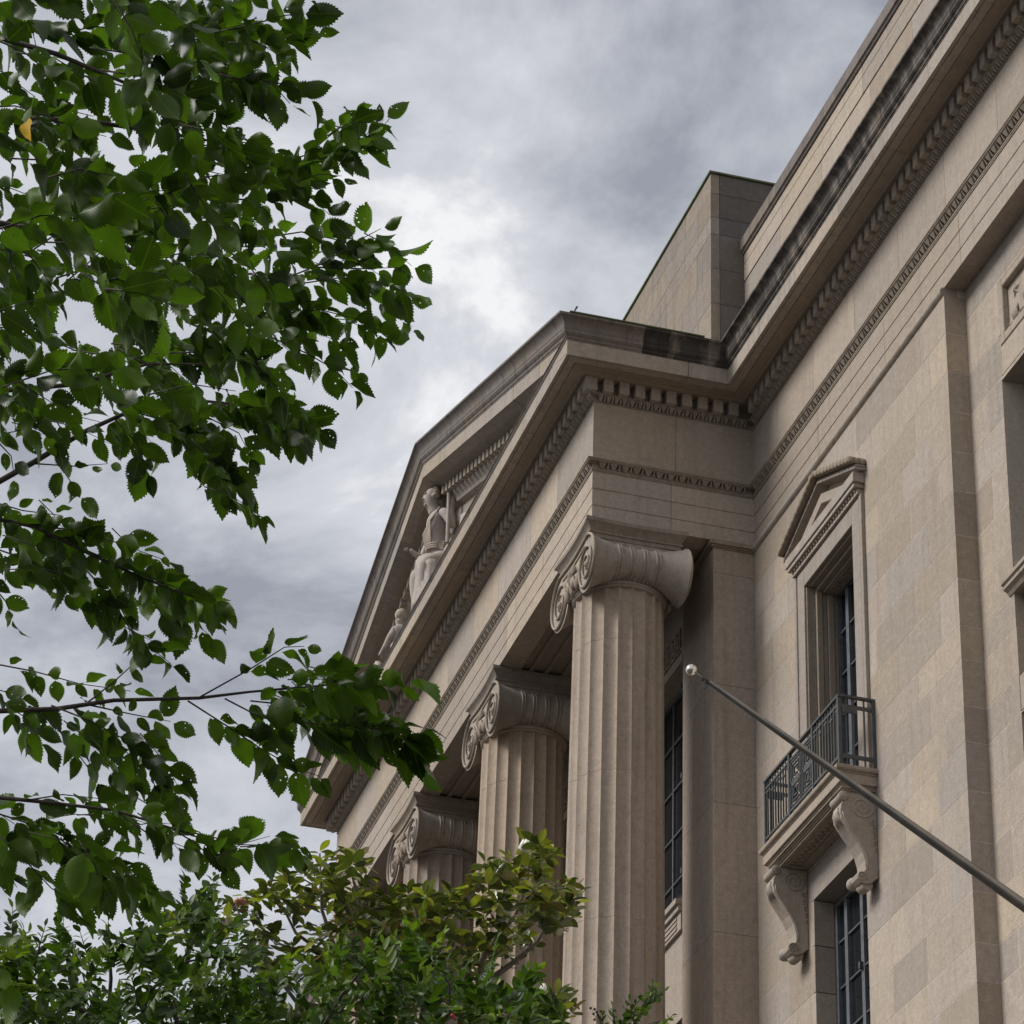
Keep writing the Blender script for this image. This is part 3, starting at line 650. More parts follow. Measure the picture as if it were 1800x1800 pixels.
for c in wins:
    bw.box(c - 1, c + 1, YW, 1.5, 26.25, ZF - 1.53); bw.box(c - 1, c + 1, YW, 1.5, 20.0, 21.95); bw.box(c - 1, c + 1, YW, 1.5, 0, 14)
back = bw.build('portico_back_wall', M['wall'], bld)
for c in wins:
    window(c - 1, c + 1, 21.96, 26.24, YW + 0.3, (0, .33, .66, 1), (0, .2, .4, .6, .8, 1), bld, ())
    window(c - 1, c + 1, 14, 19.98, YW + 0.3, (0, .33, .66, 1), (0, .2, .4, .6, .8, 1), bld, ())
    m = MB()
    for k, (d, z0_, z1_) in enumerate(((0.16, 21.86, 21.95), (0.11, 21.76, 21.858), (0.06, 21.45, 21.758))): m.box(c - 1.12 + 0.02 * k, c + 1.12 - 0.02 * k, YW - d, YW - 0.002, z0_, z1_)
    for k in range(3): m.box(c - 0.9, c + 0.9, YW - 0.075, YW - 0.0605, 21.50 + 0.085 * k, 21.54 + 0.085 * k)
    m.build('window_sill', M['trim'], back)
    m = MB(); m.box(c - 1.1, c + 1.1, YW - 0.05, YW - 0.002, 26.255, 26.40)
    for k in range(8):     # fret panel above the lintel
        xx = c - 0.96 + 0.24 * k
        for a, b, d, e_ in ((0, .2, 26.50, 26.53), (0, .2, 26.92, 26.95), (0, .03, 26.53, 26.92), (.17, .2, 26.62, 26.92), (.06, .2, 26.60, 26.63), (.06, .09, 26.63, 26.80), (.06, .14, 26.80, 26.83)): m.box(xx + a, xx + b, YW - 0.035, YW - 0.002, d, e_)
    m.build('fret_panel', M['trim'], back)
for xa, sg in ((0.0, -1), (-W, 1)):
    zj = [27.05, 26.6, 24.6, 22.55, 20.4, 18.1, 15.8, 13.5, 0]
    a0, a1 = min(xa, xa + sg * 1.5), max(xa, xa + sg * 1.5)
    an = MB(); an.box(a0 + 0.02, a1 - 0.02, -0.68, 0.28, 0, 27.0); an = an.build('anta', M['mortar'], bld)
    for i in range(len(zj) - 1):
        m = MB(); m.box(a0 + (0.006 if xa else 0), a1 - (0 if xa else 0.006), -0.70, 0.0, zj[i + 1] + 0.003, zj[i] - 0.003); m.build('anta_stone', M['shaft'], an)
    m = MB()
    for d, z0_, z1_ in ((0.015, 27.052, 27.075), (0.04, 27.075, 27.10), (0.07, 27.10, 27.165), (0.05, 27.165, ZA - 0.002)): m.box(a0 - d + (0.1 if sg < 0 else 0), a1 + d - (0.0 if sg < 0 else 0.1), -0.70 - d, -0.003, z0_ + 0.001, z1_ - 0.001)
    bevel(m.build('anta_cap', M['carved'], an), 0.012, 2)
pod = MB(); pod.box(-W - 0.6, 0.6, -P - 0.9, 0.1, 0, 10.4); bevel(pod.build('podium', M['wall'], bld), 0.02)

# ------------------------------------------------------------------ columns
CY = -2.03
def rad(z):   # entasis measured from the photograph
    t = (26.15 - z) / 15.7; return 0.7185 + 0.118 * t ** 0.85 if t > 0 else 0.7185
def shaft(cx):
    m = MB(); nf, k = 20, 7; n = nf * k
    zs_ = [11.0]
    for zj in (13.2, 15.6, 18.0, 20.45, 22.9, 25.2): zs_ += [zj - 0.005, zj, zj + 0.005]
    zs_ += [26.12]; zz_ = sorted(zs_ + [12, 14.4, 16.8, 19.2, 21.6, 24.05, 25.7])
    vs = []
    for z in zz_:
        jn = any(abs(z - q) < 1e-6 for q in (13.2, 15.6, 18.0, 20.45, 22.9, 25.2))
        for f in range(nf):
            for q in range(k):
                s_ = q / k; a = 2 * math.pi * (f + s_) / nf
                depth = 0.052 * (1 - (2 * s_ - 1) ** 2) ** 0.75
                r = rad(z) - depth - (0.005 if jn else 0)
                vs.append((cx + r * math.cos(a), CY + r * math.sin(a), z))
    fs = [(i * n + j, i * n + (j + 1) % n, (i + 1) * n + (j + 1) % n, (i + 1) * n + j) for i in range(len(zz_) - 1) for j in range(n)]
    m.add(vs, fs + [tuple(range(n - 1, -1, -1)), tuple(range((len(zz_) - 1) * n, len(zz_) * n))]); return m
VR, VZ, VX = 0.47, 26.40, 0.715         # volute: radius, height of its eye, distance of the eye from the axis
YFR, YBK = -2.80, -1.20
cols = []
for ci in range(4):
    cx = -0.8 - 5.425 * ci
    c = shaft(cx).build('column', M['shaft'], bld, smooth=True, sharp=28)
    m = MB(); m.lathe([(1.1, 10.4), (1.1, 10.62), (1.14, 10.72), (1.10, 10.82), (0.98, 10.88), (0.98, 10.93), (1.0, 10.96), (0.9, 11.0), (0.8, 11.0)], cx, CY, 48); m.build('base', M['trim'], c, smooth=True, sharp=35)
    m = MB(); m.lathe([(0.66, 26.10), (0.735, 26.115), (0.748, 26.13), (0.735, 26.148), (0.725, 26.152), (0.745, 26.165), (0.762, 26.185), (0.745, 26.21), (0.73, 26.215), (0.74, 26.225), (0.78, 26.26), (0.82, 26.33), (0.84, 26.42), (0.82, 26.5), (0.7, 26.58)], cx, CY, 56); m.build('necking', M['trim'], c, smooth=True, sharp=35)
    m = MB()
    for k in range(26):
        a = 2 * math.pi * k / 26; m.ball((cx + 0.80 * math.cos(a), CY + 0.80 * math.sin(a), 26.34), 0.068, 8, 6, (0.9, 0.9, 1.3))
        a += math.pi / 26; m.tube([(cx + 0.78 * math.cos(a), CY + 0.78 * math.sin(a), 26.26), (cx + 0.86 * math.cos(a), CY + 0.86 * math.sin(a), 26.44)], [0.008, 0.018], 4)
    for k in range(60):
        a = 2 * math.pi * k / 60; m.ball((cx + 0.765 * math.cos(a), CY + 0.765 * math.sin(a), 26.225), 0.024, 6, 4)
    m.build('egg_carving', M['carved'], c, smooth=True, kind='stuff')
    # bolsters
    for sx in (-1, 1):
        bx = cx + sx * VX; nb = 28
        # extra rings so that the bands stay crisp
        m = MB(); ys_ = sorted([i / 24 for i in range(25)] + [b0 + dd + q for b0 in (0.30, 0.43, 0.57, 0.70) for dd in (-0.016, 0.016) for q in (-0.011, -0.005, 0.005, 0.011)])
        vs = []
        for f in ys_:
            y_ = YFR + 0.01 + (YBK - YFR - 0.02) * f; s_ = abs(2 * f - 1); r = 0.265 + 0.195 * s_ ** 2.5; cz_ = VZ + 0.11 * (1 - s_ ** 2.5)
            if any(abs(abs(f - b0) - 0.016) < 0.006 for b0 in (0.30, 0.43, 0.57, 0.70)): r += 0.020
            if s_ > 0.95: r = 0.463
            for j in range(nb):
                a = 2 * math.pi * j / nb; vs.append((bx + r * math.cos(a), y_, cz_ + r * (1 + 0.10 * max(0, math.sin(a))) * math.sin(a)))
        n_ = len(ys_); fs = [(i * nb + j, i * nb + (j + 1) % nb, (i + 1) * nb + (j + 1) % nb, (i + 1) * nb + j) for i in range(n_ - 1) for j in range(nb)]
        m.add(vs, fs + [tuple(range(nb - 1, -1, -1)), tuple(range((n_ - 1) * nb, n_ * nb))])
        m.build('bolster', M['trim'], c, smooth=True, sharp=40)
        for yy, s2 in ((YFR, -1), (YBK, 1)):
            # spiral fillet of the volute: starts at the top of the scroll and winds in
            sp = []; nn = 90
            for k in range(nn + 1):
                f = k / nn; r = VR * (1.10 - 0.98 * f ** 0.78); a = math.pi / 2 - sx * 2 * math.pi * 2.7 * f
                sp.append((bx + r * math.cos(a), yy + s2 * 0.012, VZ + r * math.sin(a)))
            m = MB(); m.tube(sp, [0.026 * (1 - 0.5 * k / nn) for k in range(nn + 1)], 6)
            m.ball((bx, yy + s2 * 0.004, VZ), 0.055, 10, 6, (1, 0.8, 1)); m.build('volute', M['trim'], c, smooth=True, sharp=60)
    m = MB(); m.box(cx - VX - 0.06, cx + VX + 0.06, YFR + 0.03, YBK - 0.03, 26.62, 26.90); bevel(m.build('cushion', M['trim'], c), 0.03, 2)
    # channel between the volutes, front and back, with a palmette
    for yy, s2 in ((YFR, -1), (YBK, 1)):
        m = MB(); A = []; 
        for k in range(13):
            f = k / 12; A.append((cx - VX + 2 * VX * f, VZ + VR * 1.08 - 0.05 * math.sin(math.pi * f)))
        Bq = [(cx + VX - 2 * VX * k / 8, VZ - 0.02 - 0.03 * math.sin(math.pi * k / 8)) for k in range(9)]
        poly = A + Bq; m.prism([(q[0], yy - s2 * 0.005, q[1]) for q in poly], [(q[0], yy - s2 * 0.35, q[1]) for q in poly])
        m.build('canalis', M['trim'], c)
        m = MB(); m.tube([(q[0], yy + s2 * 0.012, q[1]) for q in A], 0.027, 6)
        m.tube([(q[0], yy + s2 * 0.004, q[1] - 0.115) for q in A[1:-1]], 0.014, 6)
        m.build('channel_fillet', M['trim'], c, smooth=True)
        m = MB()
        for k in range(9):
            a = (k - 4) * 0.33; cz = VZ + 0.10
            m.tube([(cx + 0.03 * math.sin(a), yy + s2 * 0.02, cz), (cx + 0.14 * math.sin(a), yy + s2 * 0.05, cz + 0.12 * math.cos(a)), (cx + 0.235 * math.sin(a), yy + s2 * 0.03, cz + 0.22 * math.cos(a))], [0.012, 0.03, 0.012], 6)
        m.ball((cx, yy + s2 * 0.02, VZ + 0.08), 0.05, 8, 6)
        for q in (-1, 0, 1): m.ball((cx + q * 0.25, yy + s2 * 0.0, VZ - 0.10), 0.11, 10, 8, (0.85, 0.6, 1.1))
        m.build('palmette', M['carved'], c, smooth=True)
    # abacus with hollow sides
    def ab(h, z, hollow):
        pts_ = []
        for (ax_, ay_), (bx_, by_) in (((-1, -1), (1, -1)), ((1, -1), (1, 1)), ((1, 1), (-1, 1)), ((-1, 1), (-1, -1))):
            for k in range(8):
                f = k / 8; px, py = ax_ + (bx_ - ax_) * f, ay_ + (by_ - ay_) * f; s_ = 1 - hollow * math.sin(math.pi * f)
                pts_.append((cx + px * h * (s_ if abs(bx_ - ax_) < 1e-6 else 1), CY + 0.02 + py * h * 0.955 * (s_ if abs(by_ - ay_) < 1e-6 else 1), z))
        return pts_
    m = MB(); st = [(0.80, 26.88), (0.80, 26.945), (0.825, 26.96), (0.825, 26.985), (0.80, 26.995), (0.815, 27.03), (0.85, 27.09), (0.90, 27.13), (0.90, ZA - 0.004)]
    rings = [ab(h, z, 0.02 if z < 26.99 else 0.05) for h, z in st]; nr = len(rings[0])
    m.add([p for r_ in rings for p in r_], [(i * nr + j, i * nr + (j + 1) % nr, (i + 1) * nr + (j + 1) % nr, (i + 1) * nr + j) for i in range(len(rings) - 1) for j in range(nr)] + [tuple(range(nr - 1, -1, -1)), tuple(range((len(rings) - 1) * nr, len(rings) * nr))])
    m.build('abacus', M['carved'], c, smooth=True, sharp=30)

# ------------------------------------------------------------------ flagpole fixed to the facade
XFP = 12.0; A_ = Vector((XFP, -5.032, 18.008)); B_ = Vector((XFP, -1.308, 15.841)); dirp = (B_ - A_).normalized()
base = A_ + dirp * ((0.33 - A_.y) / dirp.y)
fp = tag(empty('flagpole', base), 'bare metal flagpole with a ball on its tip, slanting out from the facade', 'flagpole')
Lp = (base - A_).length
m = MB(); m.tube([A_, A_ + dirp * 0.35 * Lp, A_ + dirp * 0.7 * Lp, base + dirp * 0.05], [0.030, 0.047, 0.066, 0.078], 18); m.build('pole', M['pole'], fp, smooth=True, off=base, sharp=60)
m = MB(); m.tube([A_ - dirp * 0.16, A_ + dirp * 0.01], 0.009, 8); m.build('spindle', M['pole'], fp, smooth=True, off=base)
m = MB(); m.ball(A_ - dirp * 0.215, 0.064, 24, 16); m.build('ball_finial', M['ball'], fp, smooth=True, off=base)
m = MB(); m.tube([A_ - dirp * 0.055, A_ - dirp * 0.03], [0.034, 0.030], 12); m.tube([A_ - dirp * 0.012, A_ + dirp * 0.025], [0.036, 0.040], 12); m.build('truck', M['iron'], fp, smooth=True, off=base, sharp=40)
m = MB(); pz = A_ + Vector((0, -0.02, -0.075)); m.tube([pz + Vector((-0.012, 0, 0)), pz + Vector((0.012, 0, 0))], 0.034, 14); m.tube([A_, pz], 0.008, 6); m.build('pulley', M['iron'], fp, smooth=True, off=base, sharp=40)
m = MB(); m.box(XFP - 0.16, XFP + 0.16, REC - 0.06, REC + 0.02, base.z - 0.2, base.z + 0.2); m.tube([base - dirp * 0.5, base], [0.10, 0.12], 16); m.build('wall_socket', M['iron'], fp, off=base)

# ------------------------------------------------------------------ sculpture in the pediment
def skin(name, nodes, edges, mat, parent, off, root=0, sub=2):
    me = bpy.data.meshes.new(name); me.from_pydata([Vector(n[:3]) - off for n in nodes], edges, []); me.materials.append(mat)
    o = bpy.data.objects.new(name, me); col.objects.link(o); o.parent = parent
    md = o.modifiers.new('skin', 'SKIN'); md.use_smooth_shade = True
    for i, n in enumerate(nodes):
        sv = me.skin_vertices[0].data[i]; r = n[3]; sv.radius = r if isinstance(r, tuple) else (r, r); sv.use_root = (i == root)
    ss = o.modifiers.new('subsurf', 'SUBSURF'); ss.levels = sub; ss.render_levels = sub
    return o
sx0 = -9.03; org = Vector((sx0, -3.05, ZF + 0.74))
st = tag(empty('seated_statue', org), 'carved stone seated figure holding an upright staff at the middle of the pediment', 'statue')
def q(dx, y, z, r): return (sx0 + dx, y + 0.02, z, r)
nodes = [q(0, -2.97, 31.13, .25), q(0, -3.04, 31.42, .205), q(0, -3.09, 31.74, .20), q(0, -3.10, 32.02, .225), q(0, -3.14, 32.20, .15), q(0, -3.18, 32.31, .12), q(0, -3.235, 32.43, .14), q(0, -3.25, 32.56, .175), q(0, -3.24, 32.67, .13),
         q(.20, -3.06, 32.15, .125), q(.34, -3.03, 32.10, .118), q(.42, -2.96, 31.88, .088), q(.47, -2.90, 31.72, .082), q(.49, -2.97, 32.00, .066), q(.49, -2.93, 32.42, .052), q(.49, -2.93, 32.52, .055),
         q(-.20, -3.06, 32.14, .125), q(-.34, -3.05, 32.05, .115), q(-.38, -3.20, 31.66, .085), q(-.38, -3.28, 31.44, .078), q(-.36, -3.40, 31.47, .062), q(-.34, -3.50, 31.53, .045), q(-.34, -3.54, 31.54, .048),
         q(.19, -3.02, 31.08, .20), q(.23, -3.22, 31.04, .185), q(.24, -3.37, 30.97, .165), q(.24, -3.38, 30.65, .13), q(.24, -3.34, 30.24, .095), q(.24, -3.42, 30.20, .07),
         q(-.19, -3.02, 31.08, .20), q(-.23, -3.24, 31.04, .185), q(-.24, -3.40, 30.97, .165), q(-.24, -3.40, 30.65, .13), q(-.24, -3.36, 30.24, .095), q(-.24, -3.44, 30.20, .07),
         q(.09, -3.255, 31.93, .085), q(-.09, -3.255, 31.93, .085)]
E_ = [(0, 1), (1, 2), (2, 3), (3, 4), (4, 5), (5, 6), (6, 7), (7, 8), (3, 9), (9, 10), (10, 11), (11, 12), (12, 13), (13, 14), (14, 15), (3, 16), (16, 17), (17, 18), (18, 19), (19, 20), (20, 21), (21, 22), (0, 23), (23, 24), (24, 25), (25, 26), (26, 27), (27, 28), (0, 29), (29, 30), (30, 31), (31, 32), (32, 33), (33, 34), (3, 35), (3, 36)]
skin('body', nodes, E_, M['statue'], st, org)
m = MB()
for k in range(15): m.ball((sx0 + 0.15 * math.cos(k * 2.4) * (1 - k / 22), -3.19 + 0.02 * math.sin(k * 2.4) + 0.004 * k, 32.54 + 0.016 * k), 0.075, 8, 6, (1, 1, 0.8))
m.ball((sx0, -3.19, 32.64), 0.15, 14, 10, (1, 1, 0.85)); m.ball((sx0, -3.06, 32.50), 0.08, 10, 8)
m.build('hair', M['statue'], st, smooth=True, off=org)
m = MB(); m.prism([(sx0 - 0.028, -3.355, 32.49), (sx0 + 0.028, -3.355, 32.49), (sx0, -3.355, 32.60)], [(sx0 - 0.008, -3.425, 32.495), (sx0 + 0.008, -3.425, 32.495), (sx0, -3.385, 32.60)])
for s_ in (-1, 1): m.ball((sx0 + s_ * 0.055, -3.365, 32.575), 0.022, 8, 6); m.ball((sx0 + s_ * 0.06, -3.37, 32.615), 0.03, 8, 6, (1.2, 0.7, 0.4))
m.ball((sx0, -3.365, 32.445), 0.032, 8, 6, (1.2, 0.6, 0.5)); m.ball((sx0, -3.345, 32.39), 0.04, 8, 6)
m.v = [(a, b + 0.015, c) for a, b, c in m.v]; m.build('face', M['statue'], st, smooth=True, off=org)
m = MB()
for hx, hy, hz, dx, dy, dz in ((0.49, -2.93, 32.55, 0, -0.02, 0.06), (-0.34, -3.55, 31.54, 0, -0.075, 0.015)):
    for k in range(5):
        o_ = (k - 2) * 0.022; l_ = (0.75, 0.95, 1.05, 0.95, 0.7)[k]
        p0 = Vector((sx0 + hx + o_, hy, hz)); m.tube([p0, p0 + Vector((dx, dy, dz)) * l_ * 0.6, p0 + Vector((dx, dy, dz)) * l_ + Vector((0, 0.0, -0.02))], [0.014, 0.013, 0.009], 6)
m.build('fingers', M['statue'], st, smooth=True, off=org)
m = MB(); ax = sx0 + 0.50; m.tube([(ax, -2.99, 31.35), (ax, -3.0, 32.5)], 0.042, 8); m.tube([(ax, -3.0, 32.45), (ax, -3.0, 32.62), (ax, -3.0, 32.78), (ax, -3.0, 32.90)], [0.06, 0.085, 0.06, 0.03], 10); m.build('staff', M['statue'], st, smooth=True, off=org, sharp=50)
m = MB()
for k in range(8): m.tube([(sx0 + 0.30 - 0.06 * k, -3.12 - 0.01 * k, 32.22 - 0.01 * k), (sx0 + 0.20 - 0.05 * k, -3.275 - 0.006 * k, 31.95 - 0.02 * k), (sx0 + 0.12 - 0.045 * k, -3.235 - .004 * k, 31.66), (sx0 + 0.16 - 0.05 * k, -3.21, 31.40)], [0.017, 0.015, 0.018, 0.012], 6)
for k in range(3): m.tube([(sx0 + 0.26 * math.cos(a), -3.02 + 0.25 * math.sin(a), 31.40 + 0.045 * k + 0.02 * math.sin(3 * a)) for a in [0.3 * j for j in range(21)]], 0.018, 6)
m.build('tunic_folds', M['statue'], st, smooth=True, off=org)
# drapery over the lap, falling in folds to the floor
m = MB(); vs = []; fs = []; nu, nv = 40, 10
for i in range(nv + 1):
    f = i / nv
    for j in range(nu):
        a = 2 * math.pi * j / nu; fold = (0.055 * abs(math.sin(a * 6.5 + i * 0.22)) + 0.02 * math.sin(a * 17 + i)) * (0.35 + f)
        rx, ry = 0.46 + 0.04 * f + fold, (0.25 if f < 0.3 else 0.20) + fold * 0.6
        cy_ = -3.22 - 0.02 * f; zz_ = 31.14 - 1.0 * f
        if f < 0.15: rx *= 0.7; ry *= 0.9; zz_ += 0.03
        vs.append((sx0 + rx * math.cos(a), cy_ + ry * math.sin(a), zz_))
for i in range(nv):
    for j in range(nu): fs.append((i * nu + j, i * nu + (j + 1) % nu, (i + 1) * nu + (j + 1) % nu, (i + 1) * nu + j))
m.add(vs, fs + [tuple(range(nu)), tuple(range(nv * nu, nv * nu + nu))]); m.build('drapery', M['statue'], st, smooth=True, off=org)
m = MB()
for k in range(9): m.tube([(sx0 + 0.42 + 0.02 * k, -2.95 + 0.02 * k, 31.62 - 0.03 * k), (sx0 + 0.58, -2.92 + 0.025 * k, 31.28), (sx0 + 0.62, -2.88 + 0.022 * k, 30.75)], [0.03, 0.045, 0.035], 6)
m.build('hanging_folds', M['statue'], st, smooth=True, off=org)
m = MB(); m.box(sx0 - 0.52, sx0 + 0.52, -3.0, -2.74, ZF + 0.74, 31.35); m.box(sx0 - 0.58, sx0 + 0.58, -3.3, -2.74, ZF + 0.70, 30.35); bevel(m.build('throne', M['statue'], st, off=org), 0.03, 2)
m = MB()
for k in range(8):
    a = k / 7; m.tube([(sx0 + 0.5, -2.76, 31.5 + 0.1 * a), (sx0 + 0.9 + 0.5 * a, -2.79, 31.75 - 0.25 * a), (sx0 + 1.25 + 0.7 * a, -2.77, 31.62 - 0.55 * a)], [0.05, 0.07, 0.03], 6)
m.build('spread_cloak', M['statue'], st, smooth=True, off=org)
o2 = Vector((-12.3, -3.0, ZF + 0.74))
st2 = tag(empty('reclining_statue', o2), 'smaller carved stone figure reclining in the narrow end of the pediment', 'statue')
def q2(dx, y, z, r): return (o2.x + dx, y, o2.z + z, r)
n2 = [q2(0, -2.95, .28, .22), q2(.25, -3.0, .55, .18), q2(.42, -3.02, .86, .2), q2(.50, -3.05, 1.08, .08), q2(.52, -3.10, 1.24, .13), q2(.5, -3.18, .95, .1), q2(.35, -3.3, .62, .07), q2(.1, -3.34, .55, .055), q2(.62, -2.95, .92, .1), q2(.85, -2.95, .5, .075), q2(.80, -3.0, .12, .06), q2(-.35, -3.15, .42, .17), q2(-.75, -3.2, .62, .13), q2(-1.05, -3.2, .2, .1), q2(-.4, -3.0, .25, .16), q2(-.95, -3.05, .22, .12), q2(-1.5, -3.1, .12, .08)]
skin('body', n2, [(0, 1), (1, 2), (2, 3), (3, 4), (2, 5), (5, 6), (6, 7), (2, 8), (8, 9), (9, 10), (0, 11), (11, 12), (12, 13), (0, 14), (14, 15), (15, 16)], M['statue'], st2, o2)
m = MB(); m.ball((o2.x + 0.53, -3.05, o2.z + 1.30), 0.135, 10, 8)
m.build('hair', M['statue'], st2, smooth=True, off=o2)
m = MB()
for k in range(9): m.tube([(o2.x - 0.1 - 0.12 * k, -3.3, o2.z + 0.5 + 0.1 * math.sin(k)), (o2.x - 0.15 - 0.13 * k, -3.36, o2.z + 0.02)], [0.06, 0.05], 6)
m.build('drapery', M['statue'], st2, smooth=True, off=o2)

# ------------------------------------------------------------------ foliage
def leaf_mat(name, c, trans, gloss=0.35, rough=0.45, vein=True, vary=0.35, holes=0.0, teeth=1.0):
    m = bpy.data.materials.new(name); m.use_nodes = True; nt = m.node_tree; Nn = nt.nodes; b = Nn['Principled BSDF']; outn = Nn['Material Output']
    oi = Nn.new('ShaderNodeObjectInfo').outputs['Random']; at_n = Nn.new('ShaderNodeAttribute'); at_n.attribute_name = 'tint'
    rnd = Nn.new('ShaderNodeMath'); rnd.operation = 'ADD'; nt.links.new(oi, rnd.inputs[0]); nt.links.new(at_n.outputs['Fac'], rnd.inputs[1])
    fr = Nn.new('ShaderNodeMath'); fr.operation = 'FRACT'; nt.links.new(rnd.outputs[0], fr.inputs[0])
    uv = Nn.new('ShaderNodeUVMap').outputs[0]
    base = mixrgb(nt, fr.outputs[0], tuple(x * (1 - vary) for x in c), (c[0] * (1 + vary * 1.2), c[1] * (1 + vary), c[2] * (1 + vary * 0.3)))
    nz = noise(nt, uv, 5, 5, 0.6); base = mixrgb(nt, ramp(nt, nz, 0.35, 0.75, 0, 0.35), base, (c[0] * 0.55, c[1] * 0.62, c[2] * 0.55))
    hgt = None
    if vein:
        sp = Nn.new('ShaderNodeSeparateXYZ'); nt.links.new(uv, sp.inputs[0])
        def mth(op, a, b_=None):
            n = Nn.new('ShaderNodeMath'); n.operation = op
            for i, vv in enumerate((a, b_)):
                if vv is None: continue
                if isinstance(vv, (int, float)): n.inputs[i].default_value = vv
                else: nt.links.new(vv, n.inputs[i])
            return n.outputs[0]
        xa = mth('ABSOLUTE', mth('SUBTRACT', sp.outputs[0], 0.5))
        ph = mth('FRACT', mth('MULTIPLY', mth('SUBTRACT', sp.outputs[1], mth('MULTIPLY', xa, 0.85)), 13.0))
        line = mth('LESS_THAN', mth('ABSOLUTE', mth('SUBTRACT', ph, 0.5)), 0.07); mid = mth('LESS_THAN', xa, 0.010)
        ln = mth('MAXIMUM', mth('MULTIPLY', line, 0.45), mid)
        base = mixrgb(nt, mth('MULTIPLY', ln, 0.55), base, (min(1, c[0] * 2.1), min(1, c[1] * 1.7), c[2] * 1.5))
        hgt = mth('ABSOLUTE', mth('SUBTRACT', ph, 0.5))
    nt.links.new(base, b.inputs['Base Color']); b.inputs['Roughness'].default_value = rough; b.inputs['Specular IOR Level'].default_value = gloss
    if hgt is not None:
        bp = Nn.new('ShaderNodeBump'); bp.inputs['Strength'].default_value = 0.10; bp.inputs['Distance'].default_value = 0.003; nt.links.new(hgt, bp.inputs['Height']); nt.links.new(bp.outputs[0], b.inputs['Normal'])
    tr = Nn.new('ShaderNodeBsdfTranslucent'); tcol = mixrgb(nt, 1.0, base, (1.15, 1.35, 0.45), 'MULTIPLY'); nt.links.new(tcol, tr.inputs[0])
    mx_ = Nn.new('ShaderNodeMixShader'); mx_.inputs[0].default_value = trans; nt.links.new(b.outputs[0], mx_.inputs[1]); nt.links.new(tr.outputs[0], mx_.inputs[2])
    last = mx_.outputs[0]
    if holes:
        vo = Nn.new('ShaderNodeTexVoronoi'); vo.inputs['Scale'].default_value = 11; nt.links.new(uv, vo.inputs['Vector'])
        r2 = Nn.new('ShaderNodeVectorMath'); r2.operation = 'ADD'; nt.links.new(uv, r2.inputs[0]); nt.links.new(fr.outputs[0], r2.inputs[1]); 
        sc_ = Nn.new('ShaderNodeVectorMath'); sc_.operation = 'SCALE'; sc_.inputs['Scale'].default_value = 7.0; nt.links.new(r2.outputs[0], sc_.inputs[0]); nt.links.new(sc_.outputs[0], vo.inputs['Vector']); vo.inputs['Scale'].default_value = 1.0
        th = Nn.new('ShaderNodeMath'); th.operation = 'LESS_THAN'; nt.links.new(vo.outputs['Distance'], th.inputs[0])
        sel = Nn.new('ShaderNodeMath'); sel.operation = 'GREATER_THAN'; sel.inputs[1].default_value = 1 - holes; nt.links.new(vo.outputs['Color'], sel.inputs[0])
        sz = Nn.new('ShaderNodeMath'); sz.operation = 'MULTIPLY'; sz.inputs[1].default_value = 0.17; nt.links.new(sel.outputs[0], sz.inputs[0]); nt.links.new(sz.outputs[0], th.inputs[1])
        tp = Nn.new('ShaderNodeBsdfTransparent'); m2 = Nn.new('ShaderNodeMixShader'); nt.links.new(th.outputs[0], m2.inputs[0]); nt.links.new(last, m2.inputs[1]); nt.links.new(tp.outputs[0], m2.inputs[2]); last = m2.outputs[0]
    nt.links.new(last, outn.inputs[0]); return m
M['elm'] = leaf_mat('elm_leaf', (0.058, 0.112, 0.014), 0.46, 0.36, 0.38, holes=0.28, vary=0.68)
M['elm_yellow'] = leaf_mat('yellowed_elm_leaf', (0.50, 0.32, 0.03), 0.4, 0.2, 0.6)
M['magnolia'] = leaf_mat('magnolia_leaf', (0.088, 0.118, 0.030), 0.2, 0.6, 0.24, vary=0.75)
M['magnolia_brown'] = leaf_mat('brown_backed_magnolia_leaf', (0.15, 0.125, 0.045), 0.2, 0.35, 0.5, vary=0.35)
M['magnolia_new'] = leaf_mat('young_magnolia_leaf', (0.27, 0.29, 0.05), 0.35, 0.4, 0.4, vary=0.3)
M['myrtle'] = leaf_mat('myrtle_leaf', (0.050, 0.098, 0.014), 0.38, 0.34, 0.4, vein=False, vary=0.6)
M['myrtle_new'] = leaf_mat('young_myrtle_leaf', (0.14, 0.21, 0.022), 0.42, 0.3, 0.4, vein=False, vary=0.3)
M['petal'] = simple('cream_petal', (0.80, 0.78, 0.68), 0.6, 0, 0, 20, 0.05)
M['petal_old'] = simple('browned_petal', (0.42, 0.20, 0.11), 0.7, 0, 0, 20, 0.3)
M['red_petal'] = simple('red_blossom', (0.55, 0.05, 0.06), 0.7, 0, 0, 20, 0.3)

